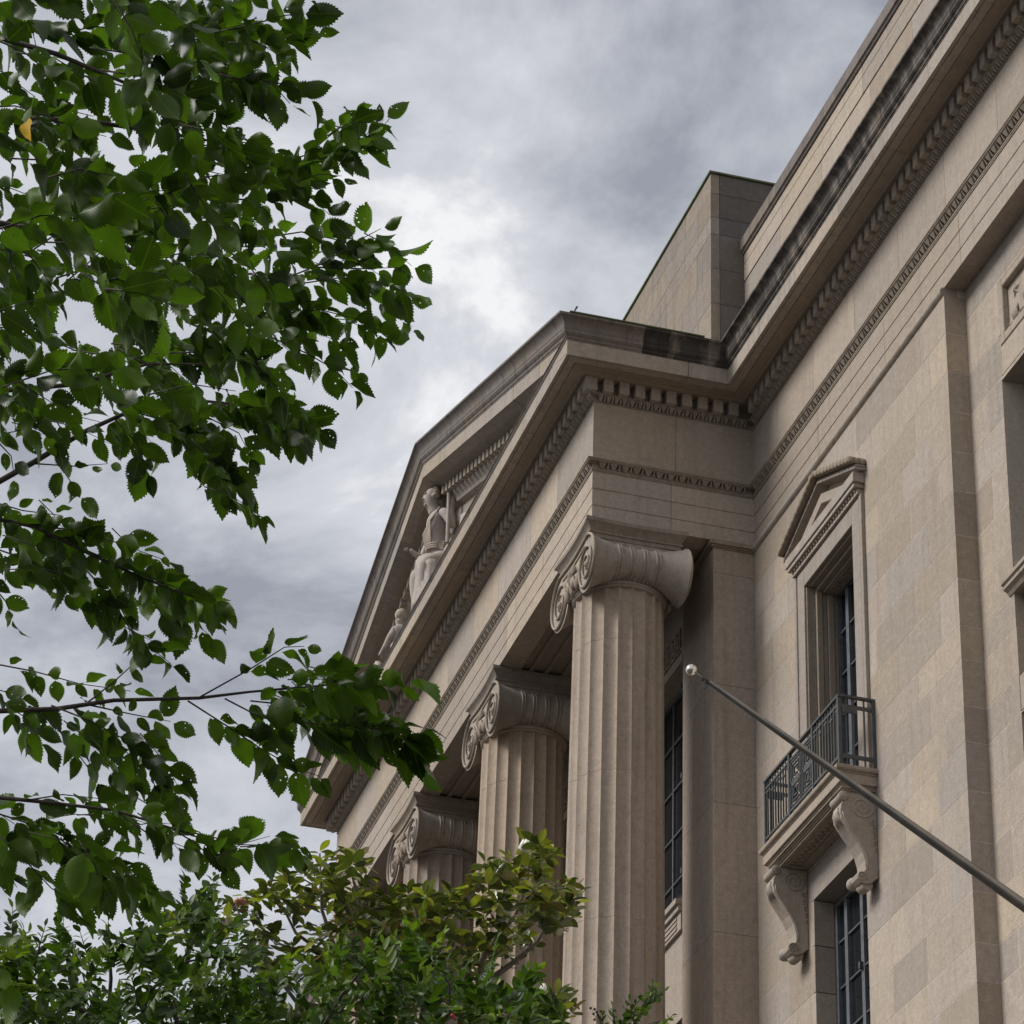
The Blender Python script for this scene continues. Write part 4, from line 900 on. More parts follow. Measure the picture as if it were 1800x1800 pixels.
def leaf_geo(kind, rng):
    """(verts, faces, uvs) of one leaf: base at the origin, tip at y = 1"""
    V = []; UV = []; Fc = []
    if kind == 'elm':
        n = 13; hw = rng.uniform(0.25, 0.34); fold = rng.uniform(0.05, 0.75); curl = rng.uniform(-0.12, 0.5); wav = rng.uniform(0.02, 0.08); tw = rng.uniform(-0.7, 0.7); ph = rng.uniform(0, 6)
        TT = [0, .05, .13, .25, .40, .55, .68, .79, .88, .95, 1]; WW = [0, .42, .74, .95, 1, .93, .76, .50, .23, .08, 0]
        def width(t):
            t = max(0.0, min(1.0, t))
            for i_ in range(10):
                if t <= TT[i_ + 1]: return hw * (WW[i_] + (WW[i_ + 1] - WW[i_]) * (t - TT[i_]) / (TT[i_ + 1] - TT[i_]))
        def put(x, t):
            z = fold * abs(x) - curl * t * t + wav * math.sin(t * 9 + ph + (3 if x > 0 else 0)) * (abs(x) / hw)
            z += tw * x * (t - 0.3); V.append((x, t, z)); UV.append((x + 0.5, t)); return len(V) - 1
        mids = [put(0, i / n) for i in range(n + 1)]
        for s_ in (-1, 1):
            asym = 0.03 if s_ > 0 else 0
            edge = [mids[0]]
            for i in range(n):
                t = (i + 0.72) / n; edge.append(put(s_ * (width(max(0.0, t - asym)) + 0.030 * math.sin(math.pi * t) ** .6 * (1 if t < .85 else .4)), min(1, t + 0.03)))
                if i < n - 1: edge.append(put(s_ * width(max(0.0, (i + 1) / n - asym)) * 0.94, (i + 1) / n))
            edge.append(mids[n])
            for i in range(n):
                f = [mids[i], edge[2 * i], edge[2 * i + 1], edge[2 * i + 2], mids[i + 1]]
                f = [a for k, a in enumerate(f) if a != f[k - 1]]
                Fc.append(tuple(f if s_ > 0 else f[::-1]))
    else:
        n = {'magnolia': 6, 'myrtle': 5}[kind]; hw = {'magnolia': rng.uniform(0.20, 0.27), 'myrtle': rng.uniform(0.23, 0.31)}[kind]
        fold = rng.uniform(0.1, 0.5); curl = rng.uniform(-0.1, 0.35)
        def put(x, t): V.append((x, t, fold * abs(x) - curl * t * t)); UV.append((x + 0.5, t)); return len(V) - 1
        mids = [put(0, i / n) for i in range(n + 1)]
        for s_ in (-1, 1):
            ed = [mids[0]] + [put(s_ * hw * math.sin(math.pi * (i / n) ** (1.15 if kind == 'magnolia' else 0.95)) ** 0.8, i / n) for i in range(1, n)] + [mids[n]]
            for i in range(n):
                f = [mids[i], ed[i], ed[i + 1], mids[i + 1]]; f = [a for k, a in enumerate(f) if a != f[k - 1]]
                Fc.append(tuple(f if s_ > 0 else f[::-1]))
    return V, Fc, UV
class Foliage:
    def __init__(s, kind, nvar, seed):
        s.rng = random.Random(seed); s.kind = kind; s.geo = [leaf_geo(kind, s.rng) for _ in range(nvar)]; s.items = []
    def add(s, p, d, n, size, mat, front=0.0):
        d = d.normalized(); x = d.cross(n)
        if x.length < 1e-4: x = d.cross(Vector((1, 0.2, 0.1)))
        x.normalize(); n = x.cross(d)
        s.items.append((Vector(p), x, d, n, size, mat, s.rng.randrange(len(s.geo))))
    def build(s, root, leafname, stuffname, limit=300):
        org = root.location; cache = {}
        def score(it):
            rel = it[0] - CAM; dz = rel.dot(F_); u = 900 + FPX * rel.dot(R_) / dz; v = 900 - FPX * rel.dot(U_) / dz
            return it[4] / dz if -60 < u < 1860 and -60 < v < 1860 else 0
        its = sorted(s.items, key=score, reverse=True)
        for p, x, d, n, size, mat, k in its[:limit]:
            key = (mat, k)
            if key not in cache:
                V, Fc, UV = s.geo[k]; me = bpy.data.meshes.new(leafname); me.from_pydata(V, [], Fc); uvl = me.uv_layers.new()
                for lp in me.loops: uvl.data[lp.index].uv = UV[lp.vertex_index]
                me.polygons.foreach_set('use_smooth', [True] * len(me.polygons)); me.materials.append(M[mat]); cache[key] = me
            o = bpy.data.objects.new(leafname, cache[key]); col.objects.link(o); o.parent = root
            q_ = p - org; o.matrix_local = Matrix(((x.x * size, d.x * size, n.x * size, q_.x), (x.y * size, d.y * size, n.y * size, q_.y), (x.z * size, d.z * size, n.z * size, q_.z), (0, 0, 0, 1)))
        rest = its[limit:]
        if not rest: return
        mats = sorted({it[5] for it in rest}); V = []; Fc = []; UV = []; MI = []; TN = []
        for p, x, d, n, size, mat, k in rest:
            gv, gf, gu = s.geo[k]; o_ = len(V); q_ = p - org; t = s.rng.random()
            for a in gv: V.append(q_ + (x * a[0] + d * a[1] + n * a[2]) * size); TN.append(t)
            UV += gu
            for f in gf: Fc.append(tuple(i + o_ for i in f)); MI.append(mats.index(mat))
        me = bpy.data.meshes.new(stuffname); me.from_pydata(V, [], Fc); uvl = me.uv_layers.new()
        buf = [0.0] * (2 * len(me.loops)); li = [0] * len(me.loops); me.loops.foreach_get('vertex_index', li)
        for i, vi in enumerate(li): buf[2 * i], buf[2 * i + 1] = UV[vi]
        uvl.data.foreach_set('uv', buf); me.polygons.foreach_set('material_index', MI); me.polygons.foreach_set('use_smooth', [True] * len(MI))
        ta = me.attributes.new('tint', 'FLOAT', 'POINT'); ta.data.foreach_set('value', TN)
        for mm in mats: me.materials.append(M[mm])
        o = bpy.data.objects.new(stuffname, me); col.objects.link(o); o.parent = root; o['kind'] = 'stuff'

def rvec(rng, s=1.0): return Vector((rng.gauss(0, s), rng.gauss(0, s), rng.gauss(0, s)))
def path3(pts): return [at(*p) for p in pts]
def resample(pts, step):
    out_ = [pts[0]]; acc = 0
    for a, b in zip(pts, pts[1:]):
        l_ = (b - a).length; n_ = max(1, int(l_ / step))
        for k in range(1, n_ + 1): out_.append(a + (b - a) * k / n_)
    return out_
ZUP = Vector((0, 0, 1))

# --- elm whose branches hang into the picture from the left
elm_base = Vector((35.2, -16.35, 0)); elm = tag(empty('elm_tree', elm_base), 'leafy elm tree with toothed green leaves hanging in front of the sky', 'tree')
ef = Foliage('elm', 14, 11); er = random.Random(5)
m = MB(); trunk = [elm_base + Vector((0.0, 0.0, -0.1)), elm_base + Vector((0.03, 0.02, 1.5)), elm_base + Vector((-0.04, 0.05, 3.2)), elm_base + Vector((0.0, 0.1, 5.0)), elm_base + Vector((-0.1, 0.1, 7.2)), elm_base + Vector((-0.15, 0.2, 9.0))]
m.tube(trunk, [0.22, 0.17, 0.145, 0.12, 0.085, 0.04], 16); m.build('trunk', M['bark'], elm, smooth=True, off=elm_base)
def elm_branch(px, r0, h, name='branch'):
    """limb from the trunk to the first picture point, then along the branch"""
    P3 = path3(px); st_ = elm_base + Vector((-0.02, 0.06, h)); mid_ = (st_ + P3[0]) / 2 + Vector((0, 0, 0.12))
    pts = [st_, mid_] + P3; n_ = len(pts); mm = MB(); mm.tube(pts, [r0 * 1.5, r0 * 1.25] + [r0 * (1 - 0.8 * k / (len(P3) - 1)) for k in range(len(P3))], 8); mm.build(name, M['bark'], elm, smooth=True, off=elm_base)
def elm_twig(px, size=0.1, dens=1.0, bare=0.0, r=0.0022, hang=0.35, tube=True):
    P3 = path3(px)
    for k in range(1, len(P3)): P3[k] = P3[k] + Vector((0, 0, er.uniform(-0.004, 0.004)))
    if tube:
        mm = MB(); mm.tube(P3, [r * (1 - 0.65 * k / (len(P3) - 1)) for k in range(len(P3))], 5); mm.build('twig', M['bark'], elm, smooth=True, off=elm_base)
    L_ = sum((b - a).length for a, b in zip(P3, P3[1:])); step = 0.0195 / dens; n_ = max(2, int(L_ / step)); side = er.choice((-1, 1))
    sprayn = (F_ * 0.55 + ZUP * 0.6 + rvec(er, 0.22)).normalized()
    for k in range(n_ + 1):
        f = k / n_
        if f < bare: continue
        dist = f * L_; acc = 0
        for a, b in zip(P3, P3[1:]):
            l_ = (b - a).length
            if acc + l_ >= dist - 1e-6: p = a + (b - a) * ((dist - acc) / l_); tdir = (b - a).normalized(); break
            acc += l_
        side = -side; lat = sprayn.cross(tdir).normalized() * side
        ang = er.uniform(0.55, 1.0) if k < n_ else 0.05
        d = tdir * math.cos(ang) + lat * math.sin(ang) - ZUP * er.uniform(0.1, 1.0) * hang * 1.9 + rvec(er, 0.2)
        n = sprayn + rvec(er, 0.5)
        sz = size * er.uniform(0.45, 0.95) * (0.75 if f < 0.15 else 1) * (0.9 if f > 0.93 else 1)
        pet = d.normalized() * 0.008
        ef.add(p + pet, d, n, sz, 'elm')
D = 7.0
elm_branch([(-60, 1252, D), (100, 1246, D), (200, 1231, D), (350, 1227, D), (440, 1216, D + .1), (560, 1206, D + .15), (640, 1196, D + .2)], 0.0066, 4.1)
elm_branch([(-40, 868, 7.6), (60, 812, 7.6), (150, 758, 7.6), (230, 722, 7.6), (330, 702, 7.7), (430, 712, 7.7), (500, 735, 7.7)], 0.0085, 4.6)
elm_branch([(-40, 1398, 6.6), (60, 1408, 6.6), (200, 1424, 6.6), (300, 1455, 6.6), (420, 1482, 6.6)], 0.0055, 3.6)
elm_branch([(-40, 905, 6.7), (60, 925, 6.7), (160, 975, 6.7), (260, 1020, 6.7), (340, 1050, 6.7)], 0.006, 4.3)
elm_branch([(-40, 385, 7.0), (200, 430, 7.1), (400, 500, 7.2), (480, 580, 7.2), (560, 600, 7.2)], 0.008, 5.0)
elm_branch([(-40, 205, 6.6), (150, 212, 6.6), (330, 240, 6.7), (480, 270, 6.7)], 0.007, 5.4)
elm_branch([(-40, 55, 6.2), (100, 95, 6.2), (230, 150, 6.3), (330, 200, 6.3)], 0.007, 5.6)
elm_branch([(-40, 690, 7.2), (130, 676, 7.2), (260, 640, 7.2), (400, 640, 7.3)], 0.007, 4.8)
T = elm_twig
# lower main branch and its sprays
T([(480, 1212, D), (560, 1206, D), (640, 1196, D), (715, 1205, D)], .105, 1.25)
T([(350, 1226, D), (440, 1176, D), (500, 1140, D), (535, 1135, D)], .085, 1.0, .35)
T([(395, 1228, D), (460, 1262, D), (560, 1272, D), (640, 1278, D), (700, 1292, D), (735, 1318, D)], .115, 1.25, .12)
T([(330, 1232, D), (400, 1275, D), (460, 1318, D), (520, 1352, D), (560, 1362, D)], .095, 1.1, .15)
T([(560, 1206, D + .1), (600, 1180, D + .1), (640, 1172, D + .1)], .08, 1.0)
T([(440, 1232, D + .1), (500, 1240, D + .1), (590, 1246, D + .1), (660, 1256, D + .1)], .105, 1.2)
T([(640, 1278, D), (690, 1270, D), (730, 1290, D)], .12, 1.0)
T([(-20, 1165, D + .2), (60, 1182, D + .2), (140, 1200, D + .2), (230, 1214, D + .2)], .075, .9, .1)
T([(90, 1240, D - .1), (160, 1265, D - .1), (220, 1300, D - .1), (260, 1345, D - .1), (300, 1395, D - .1)], .095, 1.25, .1)
T([(60, 1245, D), (110, 1290, D), (150, 1345, D), (170, 1370, D)], .08, .9, .2)
T([(160, 1240, D), (230, 1255, D), (300, 1268, D)], .08, 1.0, .1)
T([(-10, 1215, D), (20, 1250, D), (40, 1285, D)], .1, .8)
T([(150, 1238, D), (200, 1200, D), (230, 1170, D), (290, 1140, D)], .06, .9)
T([(200, 1320, D), (240, 1400, D), (300, 1440, D)], .10, .8, .3)
# the two low hanging branches
T([(290, 1452, 6.6), (350, 1470, 6.6), (420, 1482, 6.6), (520, 1488, 6.6)], .088, 1.15, .1)
T([(200, 1424, 6.6), (260, 1465, 6.6), (330, 1492, 6.6)], .07, .8, .3)
T([(300, 1455, 6.6), (340, 1480, 6.6), (390, 1520, 6.6)], .085, .8, .4)
T([(40, 1408, 6.6), (110, 1398, 6.6), (180, 1402, 6.6)], .075, .8)
T([(-20, 1425, 6.8), (80, 1458, 6.8), (160, 1515, 6.8), (230, 1555, 6.8), (270, 1572, 6.8)], .105, 1.35)
T([(80, 1458, 6.8), (140, 1480, 6.8), (200, 1500, 6.8), (230, 1530, 6.8)], .085, 1.0)
T([(-20, 1450, 6.5), (40, 1510, 6.5), (90, 1560, 6.5), (120, 1580, 6.5)], .10, .9, .1)
T([(-30, 1490, 6.6), (10, 1530, 6.6), (30, 1560, 6.6)], .1, .9)
T([(-30, 1590, 6.2), (-10, 1680, 6.2), (10, 1720, 6.2)], .11, .7)
# middle sprays
T([(-20, 910, 6.7), (60, 925, 6.7), (160, 970, 6.7), (250, 1010, 6.7), (330, 1042, 6.7), (390, 1066, 6.7)], .092, 1.5)
T([(60, 925, 6.7), (130, 930, 6.7), (200, 955, 6.7), (290, 985, 6.7)], .075, 1.2)
T([(-20, 960, 6.8), (50, 985, 6.8), (120, 1030, 6.8), (180, 1065, 6.8)], .09, 1.2)
T([(150, 1000, 6.8), (200, 1060, 6.8), (230, 1110, 6.8), (300, 1165, 6.8)], .085, 1.1)
T([(-20, 1020, 6.8), (10, 1060, 6.8), (20, 1085, 6.8)], .085, 1.0)
T([(-20, 880, 6.9), (40, 895, 6.9), (110, 905, 6.9)], .065, 1.0)
# branch above it
T([(60, 815, 7.6), (130, 820, 7.6), (190, 815, 7.6)], .07, .5, .5)
T([(120, 775, 7.6), (100, 740, 7.6), (60, 735, 7.6), (10, 720, 7.6)], .085, .8)
T([(-10, 770, 7.6), (20, 800, 7.6), (25, 840, 7.6)], .09, .6)
T([(100, 810, 7.6), (120, 840, 7.6), (140, 870, 7.6)], .085, .9)
T([(230, 722, 7.6), (300, 745, 7.6), (370, 780, 7.6), (410, 830, 7.6)], .11, 1.5)
T([(200, 735, 7.6), (240, 780, 7.6), (260, 830, 7.6)], .10, 1.2)
T([(300, 710, 7.6), (360, 730, 7.6), (420, 760, 7.6), (440, 800, 7.6)], .095, 1.2)
T([(380, 705, 7.6), (450, 715, 7.6), (520, 735, 7.6), (560, 748, 7.6)], .10, 1.4)
T([(440, 712, 7.6), (490, 740, 7.6), (515, 765, 7.6)], .095, 1.1)
# the three outstretched sprays of the crown
T([(420, 520, 7.2), (480, 560, 7.2), (560, 545, 7.2), (620, 560, 7.2), (680, 590, 7.2)], .082, 1.3, .15)
T([(470, 590, 7.2), (540, 620, 7.2), (590, 650, 7.2), (620, 680, 7.2)], .085, 1.1, .25)
T([(430, 480, 7.2), (520, 500, 7.2), (600, 490, 7.2), (680, 500, 7.2), (720, 515, 7.2)], .085, 1.4, .1)
T([(500, 490, 7.2), (570, 460, 7.2), (640, 415, 7.2), (670, 400, 7.2)], .085, 1.0, .25)
T([(450, 420, 7.2), (530, 410, 7.2), (600, 425, 7.2), (640, 440, 7.2)], .09, 1.2)
T([(560, 470, 7.2), (640, 470, 7.2), (700, 470, 7.2)], .06, 1.2, .2)
T([(440, 320, 6.7), (520, 300, 6.7), (590, 270, 6.7), (640, 235, 6.7)], .08, 1.5)
T([(480, 290, 6.7), (540, 270, 6.7), (590, 230, 6.7), (620, 200, 6.7)], .078, 1.4, .1)
T([(400, 350, 6.7), (470, 350, 6.7), (540, 340, 6.7), (580, 380, 6.7)], .085, 1.1)
T([(360, 60, 6.3), (430, 45, 6.3), (500, 25, 6.3), (530, 25, 6.3)], .09, 1.0)
T([(380, 130, 6.3), (430, 140, 6.3), (480, 150, 6.3), (510, 180, 6.3)], .095, 1.2)
T([(400, 10, 6.3), (440, 70, 6.3), (480, 90, 6.3)], .085, .8)
T([(300, 20, 6.1), (340, 60, 6.1), (350, 120, 6.1)], .115, .8)
T([(380, -30, 6.3), (470, -20, 6.3), (540, 0, 6.3)], .08, .9)
# the dense mass of the crown
def mass(x0, x1, y0, y1, n, size, d0, d1):
    for _ in range(n):
        x_, y_, d_ = er.uniform(x0, x1), er.uniform(y0, y1), er.uniform(d0, d1); a = er.gauss(0.25, 0.5); l_ = er.uniform(110, 210)
        T([(x_ - l_ * .5 * math.cos(a), y_ - l_ * .5 * math.sin(a), d_), (x_, y_ - 4, d_), (x_ + l_ * .5 * math.cos(a + .2), y_ + l_ * .5 * math.sin(a + .25), d_)], size * er.uniform(.85, 1.15), er.uniform(.8, 1.2))
mass(-40, 260, 200, 560, 25, .10, 5.6, 7.6)
mass(250, 450, 200, 560, 16, .088, 6.2, 7.6)
mass(-40, 220, 560, 700, 11, .092, 6.2, 7.8)
mass(220, 440, 560, 700, 11, .085, 6.6, 7.8)
mass(-40, 300, -40, 200, 17, .105, 5.6, 7.0)
mass(300, 430, 0, 300, 9, .09, 6.2, 7.0)
def ml(px, spread, n, size, d0, d1):
    for _ in range(n):
        k = er.random() * (len(px) - 1); i = int(k); f = k - i; x_ = px[i][0] + (px[i + 1][0] - px[i][0]) * f; y_ = px[i][1] + (px[i + 1][1] - px[i][1]) * f + er.gauss(0, spread * .6)
        a = math.atan2(px[i + 1][1] - px[i][1], px[i + 1][0] - px[i][0]) + er.gauss(0, .35); l_ = er.uniform(70, 130); d_ = er.uniform(d0, d1)
        T([(x_ - l_ * .5 * math.cos(a), y_ - l_ * .5 * math.sin(a), d_), (x_, y_ - 3, d_), (x_ + l_ * .5 * math.cos(a + .2), y_ + l_ * .5 * math.sin(a + .2), d_)], size * er.uniform(.85, 1.15), er.uniform(.7, 1.05), r=.0016)
ml([(-20, 890), (150, 950), (300, 1025), (390, 1065)], 40, 10, .09, 6.6, 7.2)
ml([(-20, 980), (150, 1050), (250, 1110)], 35, 5, .085, 6.6, 7.2)
ml([(20, 1240), (150, 1280), (290, 1390)], 38, 7, .09, 6.8, 7.3)
ml([(380, 1235), (560, 1260), (700, 1295)], 36, 5, .10, 6.9, 7.4)
ml([(480, 1200), (700, 1195)], 24, 2, .095, 6.9, 7.4)
ml([(-20, 1420), (120, 1495), (260, 1570)], 36, 8, .10, 6.4, 7.0)
ml([(-20, 1400), (200, 1425), (420, 1485), (510, 1490)], 16, 7, .08, 6.5, 6.9)
ml([(200, 735), (340, 780), (430, 830)], 42, 9, .10, 7.2, 7.8)
ml([(380, 712), (550, 748)], 20, 6, .095, 7.3, 7.8)
ml([(430, 490), (580, 465), (720, 500)], 40, 8, .085, 7.0, 7.5)
ml([(430, 560), (680, 600)], 40, 7, .08, 7.0, 7.5)
ml([(430, 320), (640, 230)], 32, 8, .08, 6.5, 7.0)
ml([(330, 70), (520, 40)], 36, 7, .09, 6.2, 6.8)
ml([(380, 140), (500, 165)], 30, 4, .09, 6.2, 6.8)
ml([(-20, 740), (150, 720)], 30, 4, .085, 7.2, 7.7)
for u_, v_ in ((50, 228),): ef.add(at(u_, v_ - 18, 5.5 if v_ < 500 else 6.6), Vector((0.1, 0.05, -1)), F_ * -1 + rvec(er, .2), .045, 'elm_yellow')
ef.build(elm, 'leaf', 'leaves')

# --- southern magnolia by the columns
DM = 28.0
mb0 = at(720, 1800, DM); mag_base = Vector((mb0.x, mb0.y, 0)); mag = tag(empty('magnolia_tree', mag_base), 'magnolia tree with glossy olive and brown leaves and white buds before the columns', 'tree')
mf = Foliage('magnolia', 6, 21); mr = random.Random(9)
m = MB(); m.tube([mag_base + Vector((0, 0, -0.1)), mag_base + Vector((0.05, 0, 4)), mag_base + Vector((0, 0.1, 8)), at(720, 1830, DM)], [0.24, 0.19, 0.14, 0.06], 12); m.build('trunk', M['bark_pale'], mag, smooth=True, off=mag_base)
top = at(725, 1840, DM)
def rosette(u, v, d, size=0.135, n=8, new=0.15, brown=0.35):
    p = at(u, v, d); up = (ZUP + rvec(mr, .35)).normalized(); a0 = mr.uniform(0, 6)
    e1 = up.orthogonal().normalized(); e2 = up.cross(e1)
    for k in range(n):
        a = a0 + k * 2.4; rr = e1 * math.cos(a) + e2 * math.sin(a); lift = mr.uniform(-0.35, 0.75)
        d_ = rr + up * lift; mat = 'magnolia_new' if mr.random() < new else ('magnolia_brown' if mr.random() < brown else 'magnolia')
        mf.add(p + d_ * 0.01 - up * mr.uniform(0, .09), d_, up - rr * lift * 0.8 + rvec(mr, .25), size * mr.uniform(.7, 1.15), mat)
    return p
def mag_branch(px, r0=0.022):
    pts = path3(px); mm = MB(); mm.tube(pts, [r0 * (1 - .7 * k / (len(pts) - 1)) for k in range(len(pts))], 7); mm.build('branch', M['bark_pale'], mag, smooth=True, off=mag_base)
mag_branch([(725, 1840, DM), (800, 1775, DM), (862, 1722, DM), (905, 1690, DM), (945, 1655, DM), (975, 1600, DM)], .042)
mag_branch([(840, 1740, DM), (846, 1690, DM), (868, 1655, DM), (905, 1610, DM), (925, 1560, DM), (935, 1490, DM)], .03)
mag_branch([(862, 1722, DM), (870, 1680, DM), (880, 1640, DM)], .02)
mag_branch([(905, 1690, DM), (925, 1680, DM), (932, 1655, DM)], .016)
mag_branch([(880, 1700, DM), (910, 1702, DM)], .01)
mag_branch([(725, 1840, DM), (690, 1740, DM), (650, 1650, DM), (630, 1580, DM), (612, 1510, DM)], .034)
mag_branch([(700, 1780, DM), (600, 1700, DM), (566, 1600, DM), (562, 1500, DM)], .03)
mag_branch([(650, 1650, DM), (690, 1610, DM), (700, 1575, DM)], .018)
mag_branch([(600, 1700, DM), (520, 1640, DM), (480, 1560, DM)], .022)
mag_branch([(740, 1800, DM), (760, 1680, DM), (790, 1600, DM), (845, 1530, DM)], .03)
mag_branch([(760, 1680, DM), (735, 1620, DM), (725, 1590, DM)], .02)
mag_branch([(725, 1840, DM), (860, 1800, DM), (950, 1760, DM), (975, 1745, DM)], .02)
mag_branch([(700, 1800, DM), (520, 1760, DM), (430, 1640, DM), (415, 1590, DM)], .026)
spots = [(935, 1478), (950, 1512), (965, 1500), (915, 1515), (845, 1528), (868, 1545), (892, 1530), (905, 1552), (940, 1550), (975, 1552), (1000, 1560), (990, 1585), (958, 1585), (925, 1580), (885, 1580), (850, 1570), (815, 1560), (790, 1572), (765, 1575), (745, 1578), (805, 1595), (840, 1600), (870, 1615), (905, 1610), (940, 1622), (965, 1618), (992, 1612), (780, 1610), (755, 1625), (800, 1640), (835, 1645), (735, 1605), (860, 1660), (890, 1650), (935, 1648),
         (562, 1494), (548, 1530), (575, 1535), (612, 1506), (625, 1522), (600, 1545), (640, 1545), (562, 1565), (585, 1580), (612, 1580), (540, 1585), (650, 1570), (692, 1572), (680, 1600), (700, 1615), (660, 1620), (630, 1610), (600, 1630), (570, 1625), (545, 1640), (515, 1560), (480, 1555), (465, 1575), (500, 1590), (490, 1640), (465, 1640), (440, 1650), (520, 1670), (640, 1660), (615, 1680), (580, 1680), (690, 1650), (725, 1640), (720, 1680), (700, 1700), (660, 1700), (770, 1670), (800, 1690), (830, 1680), (560, 1720), (600, 1730), (640, 1740), (680, 1750), (720, 1740), (760, 1730), (500, 1720), (460, 1700), (430, 1610), (415, 1590), (400, 1610), (330, 1605), (360, 1620), (310, 1625), (450, 1760), (520, 1775), (580, 1780), (790, 1750), (820, 1730),
         (950, 1748), (975, 1752), (930, 1768), (960, 1775), (985, 1770), (905, 1785), (940, 1795), (885, 1770), (860, 1750)]
for u, v in spots:
    for _ in range(3):
        du, dv = mr.gauss(0, 9), mr.gauss(0, 9); p = rosette(u + du, v + dv, DM + mr.uniform(-1.0, 1.0), 0.152, mr.choice((7, 8, 9, 10)), 0.30 if v < 1570 else .16, .16)
for _ in range(90): rosette(mr.uniform(440, 860), mr.uniform(1680, 1900), DM + mr.uniform(-1.3, 1.3), .152, 8, .08, .14)
mf.build(mag, 'leaf', 'leaves')
def bud(u, v, mat, name, s_=0.06, open_=0.25, n=6):
    p = at(u, v, DM - 0.9); mm = MB()
    for k in range(n):
        a = 2 * math.pi * k / n; o_ = Vector((math.cos(a), math.sin(a), 0))
        mm.tube([p, p + o_ * s_ * .75 * (0.6 + open_) + ZUP * s_ * .7, p + o_ * s_ * (.25 + open_) + ZUP * s_ * (1.9 - open_ * 1.6)], [s_ * .25, s_ * .48, s_ * .12], 6)
    mm.build(name, M[mat], mag, smooth=True, off=mag_base)
bud(923, 1497, 'petal', 'flower_bud', .062, .12); bud(955, 1748, 'petal', 'flower_bud', .05, .0); bud(325, 1602, 'petal', 'flower_bud', .05, .1); bud(396, 1625, 'petal', 'flower_bud', .055, .3); bud(535, 1745, 'petal', 'flower_bud', .06, .3); bud(422, 1590, 'petal_old', 'faded_flower', .045, .9, 7)

# --- crape myrtle shrub along the bottom of the picture
DY_ = 18.0
cb = at(330, 1800, DY_); cm_base = Vector((cb.x, cb.y, 0)); cm = tag(empty('crape_myrtle_tree', cm_base), 'dark green small-leaved tree top growing below the elm branches', 'tree')
cf = Foliage('myrtle', 5, 31); cr_ = random.Random(4)
m = MB(); m.tube([cm_base + Vector((0, 0, -0.1)), cm_base + Vector((0.03, 0.05, 3)), cm_base + Vector((0, 0, 6)), at(330, 1900, DY_)], [0.13, 0.10, 0.07, 0.03], 10); m.build('trunk', M['bark'], cm, smooth=True, off=cm_base)
def shoot(u, v, d, a, l_, fol, root, base, size=.052, new=.1, matset=('myrtle', 'myrtle_new'), stem=True, rng=cr_):
    """leafy shoot with leaves in two rows"""
    p0 = at(u, v, d); dirv = (R_ * math.cos(a) + U_ * math.sin(a) + F_ * rng.gauss(0, .35)).normalized(); p1 = p0 + dirv * l_ + ZUP * l_ * .08
    if stem:
        mm = MB(); mm.tube([p0, (p0 + p1) / 2 + ZUP * .01, p1], [.006, .004, .002], 5); mm.build('twig', M['bark'], root, smooth=True, off=base)
    n_ = max(3, int(l_ / .03)); nn = (ZUP * .7 - F_ * .35 + rvec(rng, .35)).normalized(); lat = nn.cross(dirv).normalized()
    mat0 = matset[1] if rng.random() < new else matset[0]
    for k in range(n_ + 1):
        f = k / n_; p = p0 + (p1 - p0) * f
        for s_ in ((-1, 1) if k < n_ else (0,)):
            d_ = dirv * .75 + lat * s_ * rng.uniform(.7, 1.1) + ZUP * rng.uniform(-.2, .25) + rvec(rng, .12)
            fol.add(p, d_, nn + rvec(rng, .3), size * rng.uniform(.75, 1.15) * (1 - .35 * f), matset[1] if f > .85 and rng.random() < .25 else mat0)
def inside(poly, x_, y_):
    c_ = False; j = len(poly) - 1
    for i in range(len(poly)):
        if (poly[i][1] > y_) != (poly[j][1] > y_) and x_ < (poly[j][0] - poly[i][0]) * (y_ - poly[i][1]) / (poly[j][1] - poly[i][1]) + poly[i][0]: c_ = not c_
        j = i
    return c_
PM = [(-60, 1650), (10, 1668), (40, 1690), (75, 1690), (110, 1668), (150, 1700), (190, 1690), (230, 1700), (245, 1655), (290, 1600), (330, 1612), (370, 1585), (395, 1640), (420, 1660), (450, 1705), (520, 1728), (570, 1725), (600, 1690), (640, 1678), (680, 1690), (720, 1672), (770, 1690), (800, 1720), (850, 1725), (900, 1752), (950, 1768), (1000, 1790), (1000, 2000), (-60, 2000)]
for u, v, a, l_ in ((20, 1690, 1.6, .28), (35, 1700, 1.9, .25), (60, 1700, 1.3, .22), (108, 1690, 1.5, .2), (190, 1690, 1.55, .22), (200, 1700, 1.3, .14), (245, 1670, 1.4, .12), (290, 1620, 1.7, .14), (330, 1620, 1.2, .12), (375, 1610, 1.5, .14), (400, 1640, .7, .14), (140, 1690, 2.2, .15), (270, 1650, 2.3, .15), (610, 1690, 1.3, .16), (640, 1685, 1.0, .14), (720, 1690, 1.6, .16), (760, 1700, 1.2, .14), (850, 1740, 1.1, .14), (890, 1765, .6, .16), (940, 1780, .4, .15), (560, 1730, 1.9, .14)):
    shoot(u, v, DY_ + cr_.uniform(-.4, .4), a, l_, cf, cm, cm_base, .085, .1)
cnt = 0
while cnt < 540:
    u, v = cr_.uniform(-60, 1000), cr_.uniform(1590, 1930)
    if not inside(PM, u, v): continue
    if u > 430 and v < 1790 and cr_.random() < .3: continue
    cnt += 1
    shoot(u, v, DY_ + cr_.uniform(-1.1, 1.1), cr_.gauss(1.5, .8), cr_.uniform(.12, .26), cf, cm, cm_base, .10, .34 if (u > 540 and v < 1740) or cr_.random() < .25 else .03, stem=(cnt % 9 == 0))
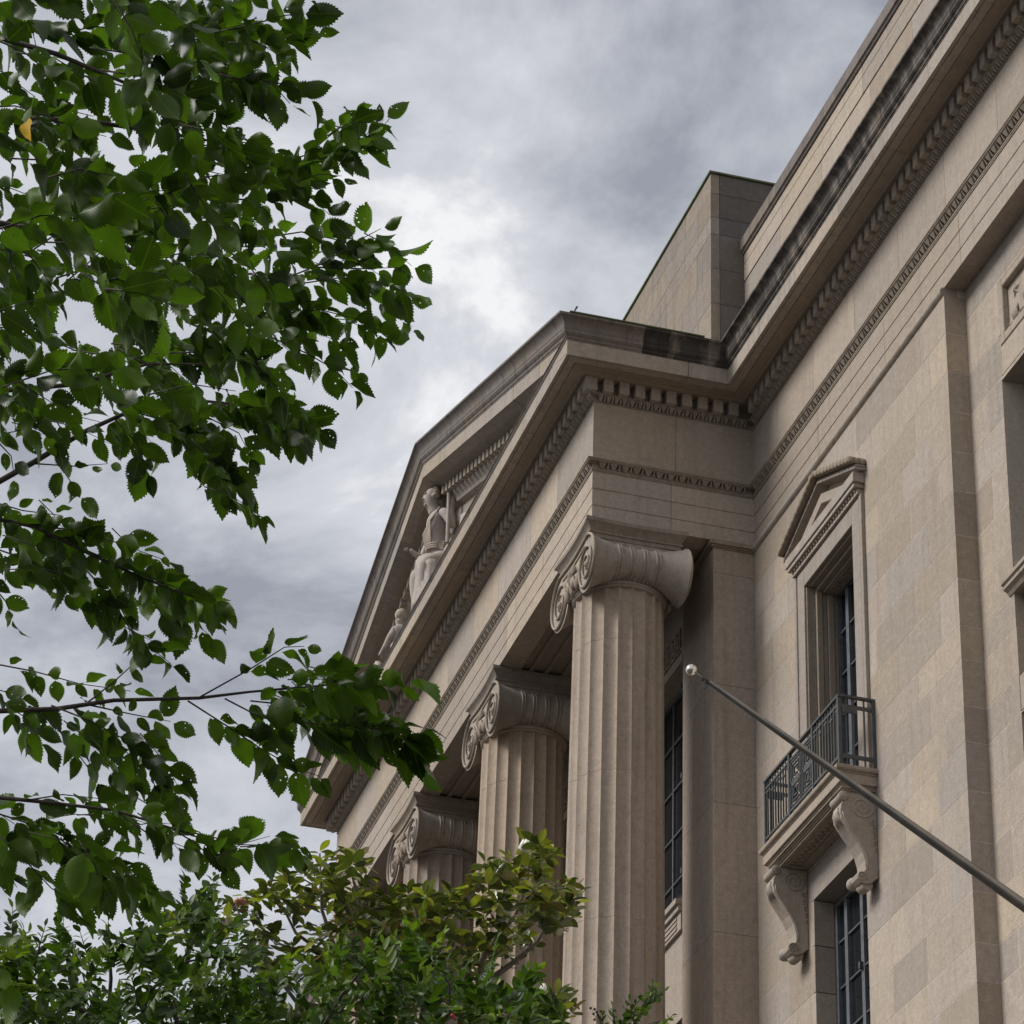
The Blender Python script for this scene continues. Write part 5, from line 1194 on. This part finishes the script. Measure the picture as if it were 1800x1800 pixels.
for px in ([(330, 1900), (310, 1790), (290, 1740), (320, 1690), (345, 1640)], [(330, 1900), (250, 1780), (265, 1740), (330, 1690), (390, 1680)], [(330, 1900), (180, 1800), (90, 1740), (30, 1700)], [(330, 1900), (560, 1820), (600, 1750), (640, 1700)], [(330, 1900), (740, 1840), (790, 1780), (790, 1730), (770, 1700)], [(330, 1900), (190, 1790), (195, 1720), (192, 1660)]):
    pts = [at(u, v, DY_) for u, v in px]; mm = MB(); mm.tube(pts, [.022, .016, .011, .007, .004][:len(pts)], 6); mm.build('branch', M['bark'], cm, smooth=True, off=cm_base)
cf.build(cm, 'leaf', 'leaves')
mm = MB()
for u, v in ((795, 1785), (798, 1788)): mm.ball(at(u, v, DY_ - 1.1), .010, 8, 6)
mm.build('red_blossom', M['red_petal'], cm, smooth=True, off=cm_base)
# --- shoots of another small tree before the nearest column
D2 = 17.0; b2 = at(1105, 1800, D2); s2b = Vector((b2.x, b2.y, 0)); sh = tag(empty('leafy_sapling', s2b), 'single dark green leafy shoot tip in front of the nearest fluted column', 'tree')
sf = Foliage('myrtle', 5, 41); sr_ = random.Random(12)
m = MB(); m.tube([s2b + Vector((0, 0, -.1)), s2b + Vector((0.02, 0, 4)), at(1100, 1880, D2), at(1115, 1800, D2), at(1150, 1745, D2)], [.06, .045, .02, .008, .003], 8); m.build('trunk', M['bark'], sh, smooth=True, off=s2b)
for u, v, a, l_ in ((1092, 1800, .9, .2), (1100, 1790, .5, .2), (1118, 1790, .75, .2), (1128, 1775, 1.1, .14), (1140, 1765, 1.35, .10), (1075, 1815, .6, .2), (1090, 1820, 1.3, .18), (1120, 1810, .3, .2), (1060, 1830, 1.6, .15), (1140, 1830, .8, .18), (1085, 1850, 1.0, .25), (1110, 1850, 1.5, .25), (1150, 1760, 1.3, .07), (1080, 1800, 1.7, .1)):
    shoot(u, v, D2 + sr_.uniform(-.2, .2), a, l_, sf, sh, s2b, .058, .3, rng=sr_)
sf.build(sh, 'leaf', 'leaves')
m = MB()
for k in range(9): p = at(1042 + 4 * (k % 4) + sr_.uniform(-6, 8), 1772 + 5 * k // 2, D2); m.ball(p, .008, 6, 5); m.tube([p, at(1058, 1805, D2)], .0012, 4)
m.build('seed_heads', M['bark'], sh, smooth=True, off=s2b)
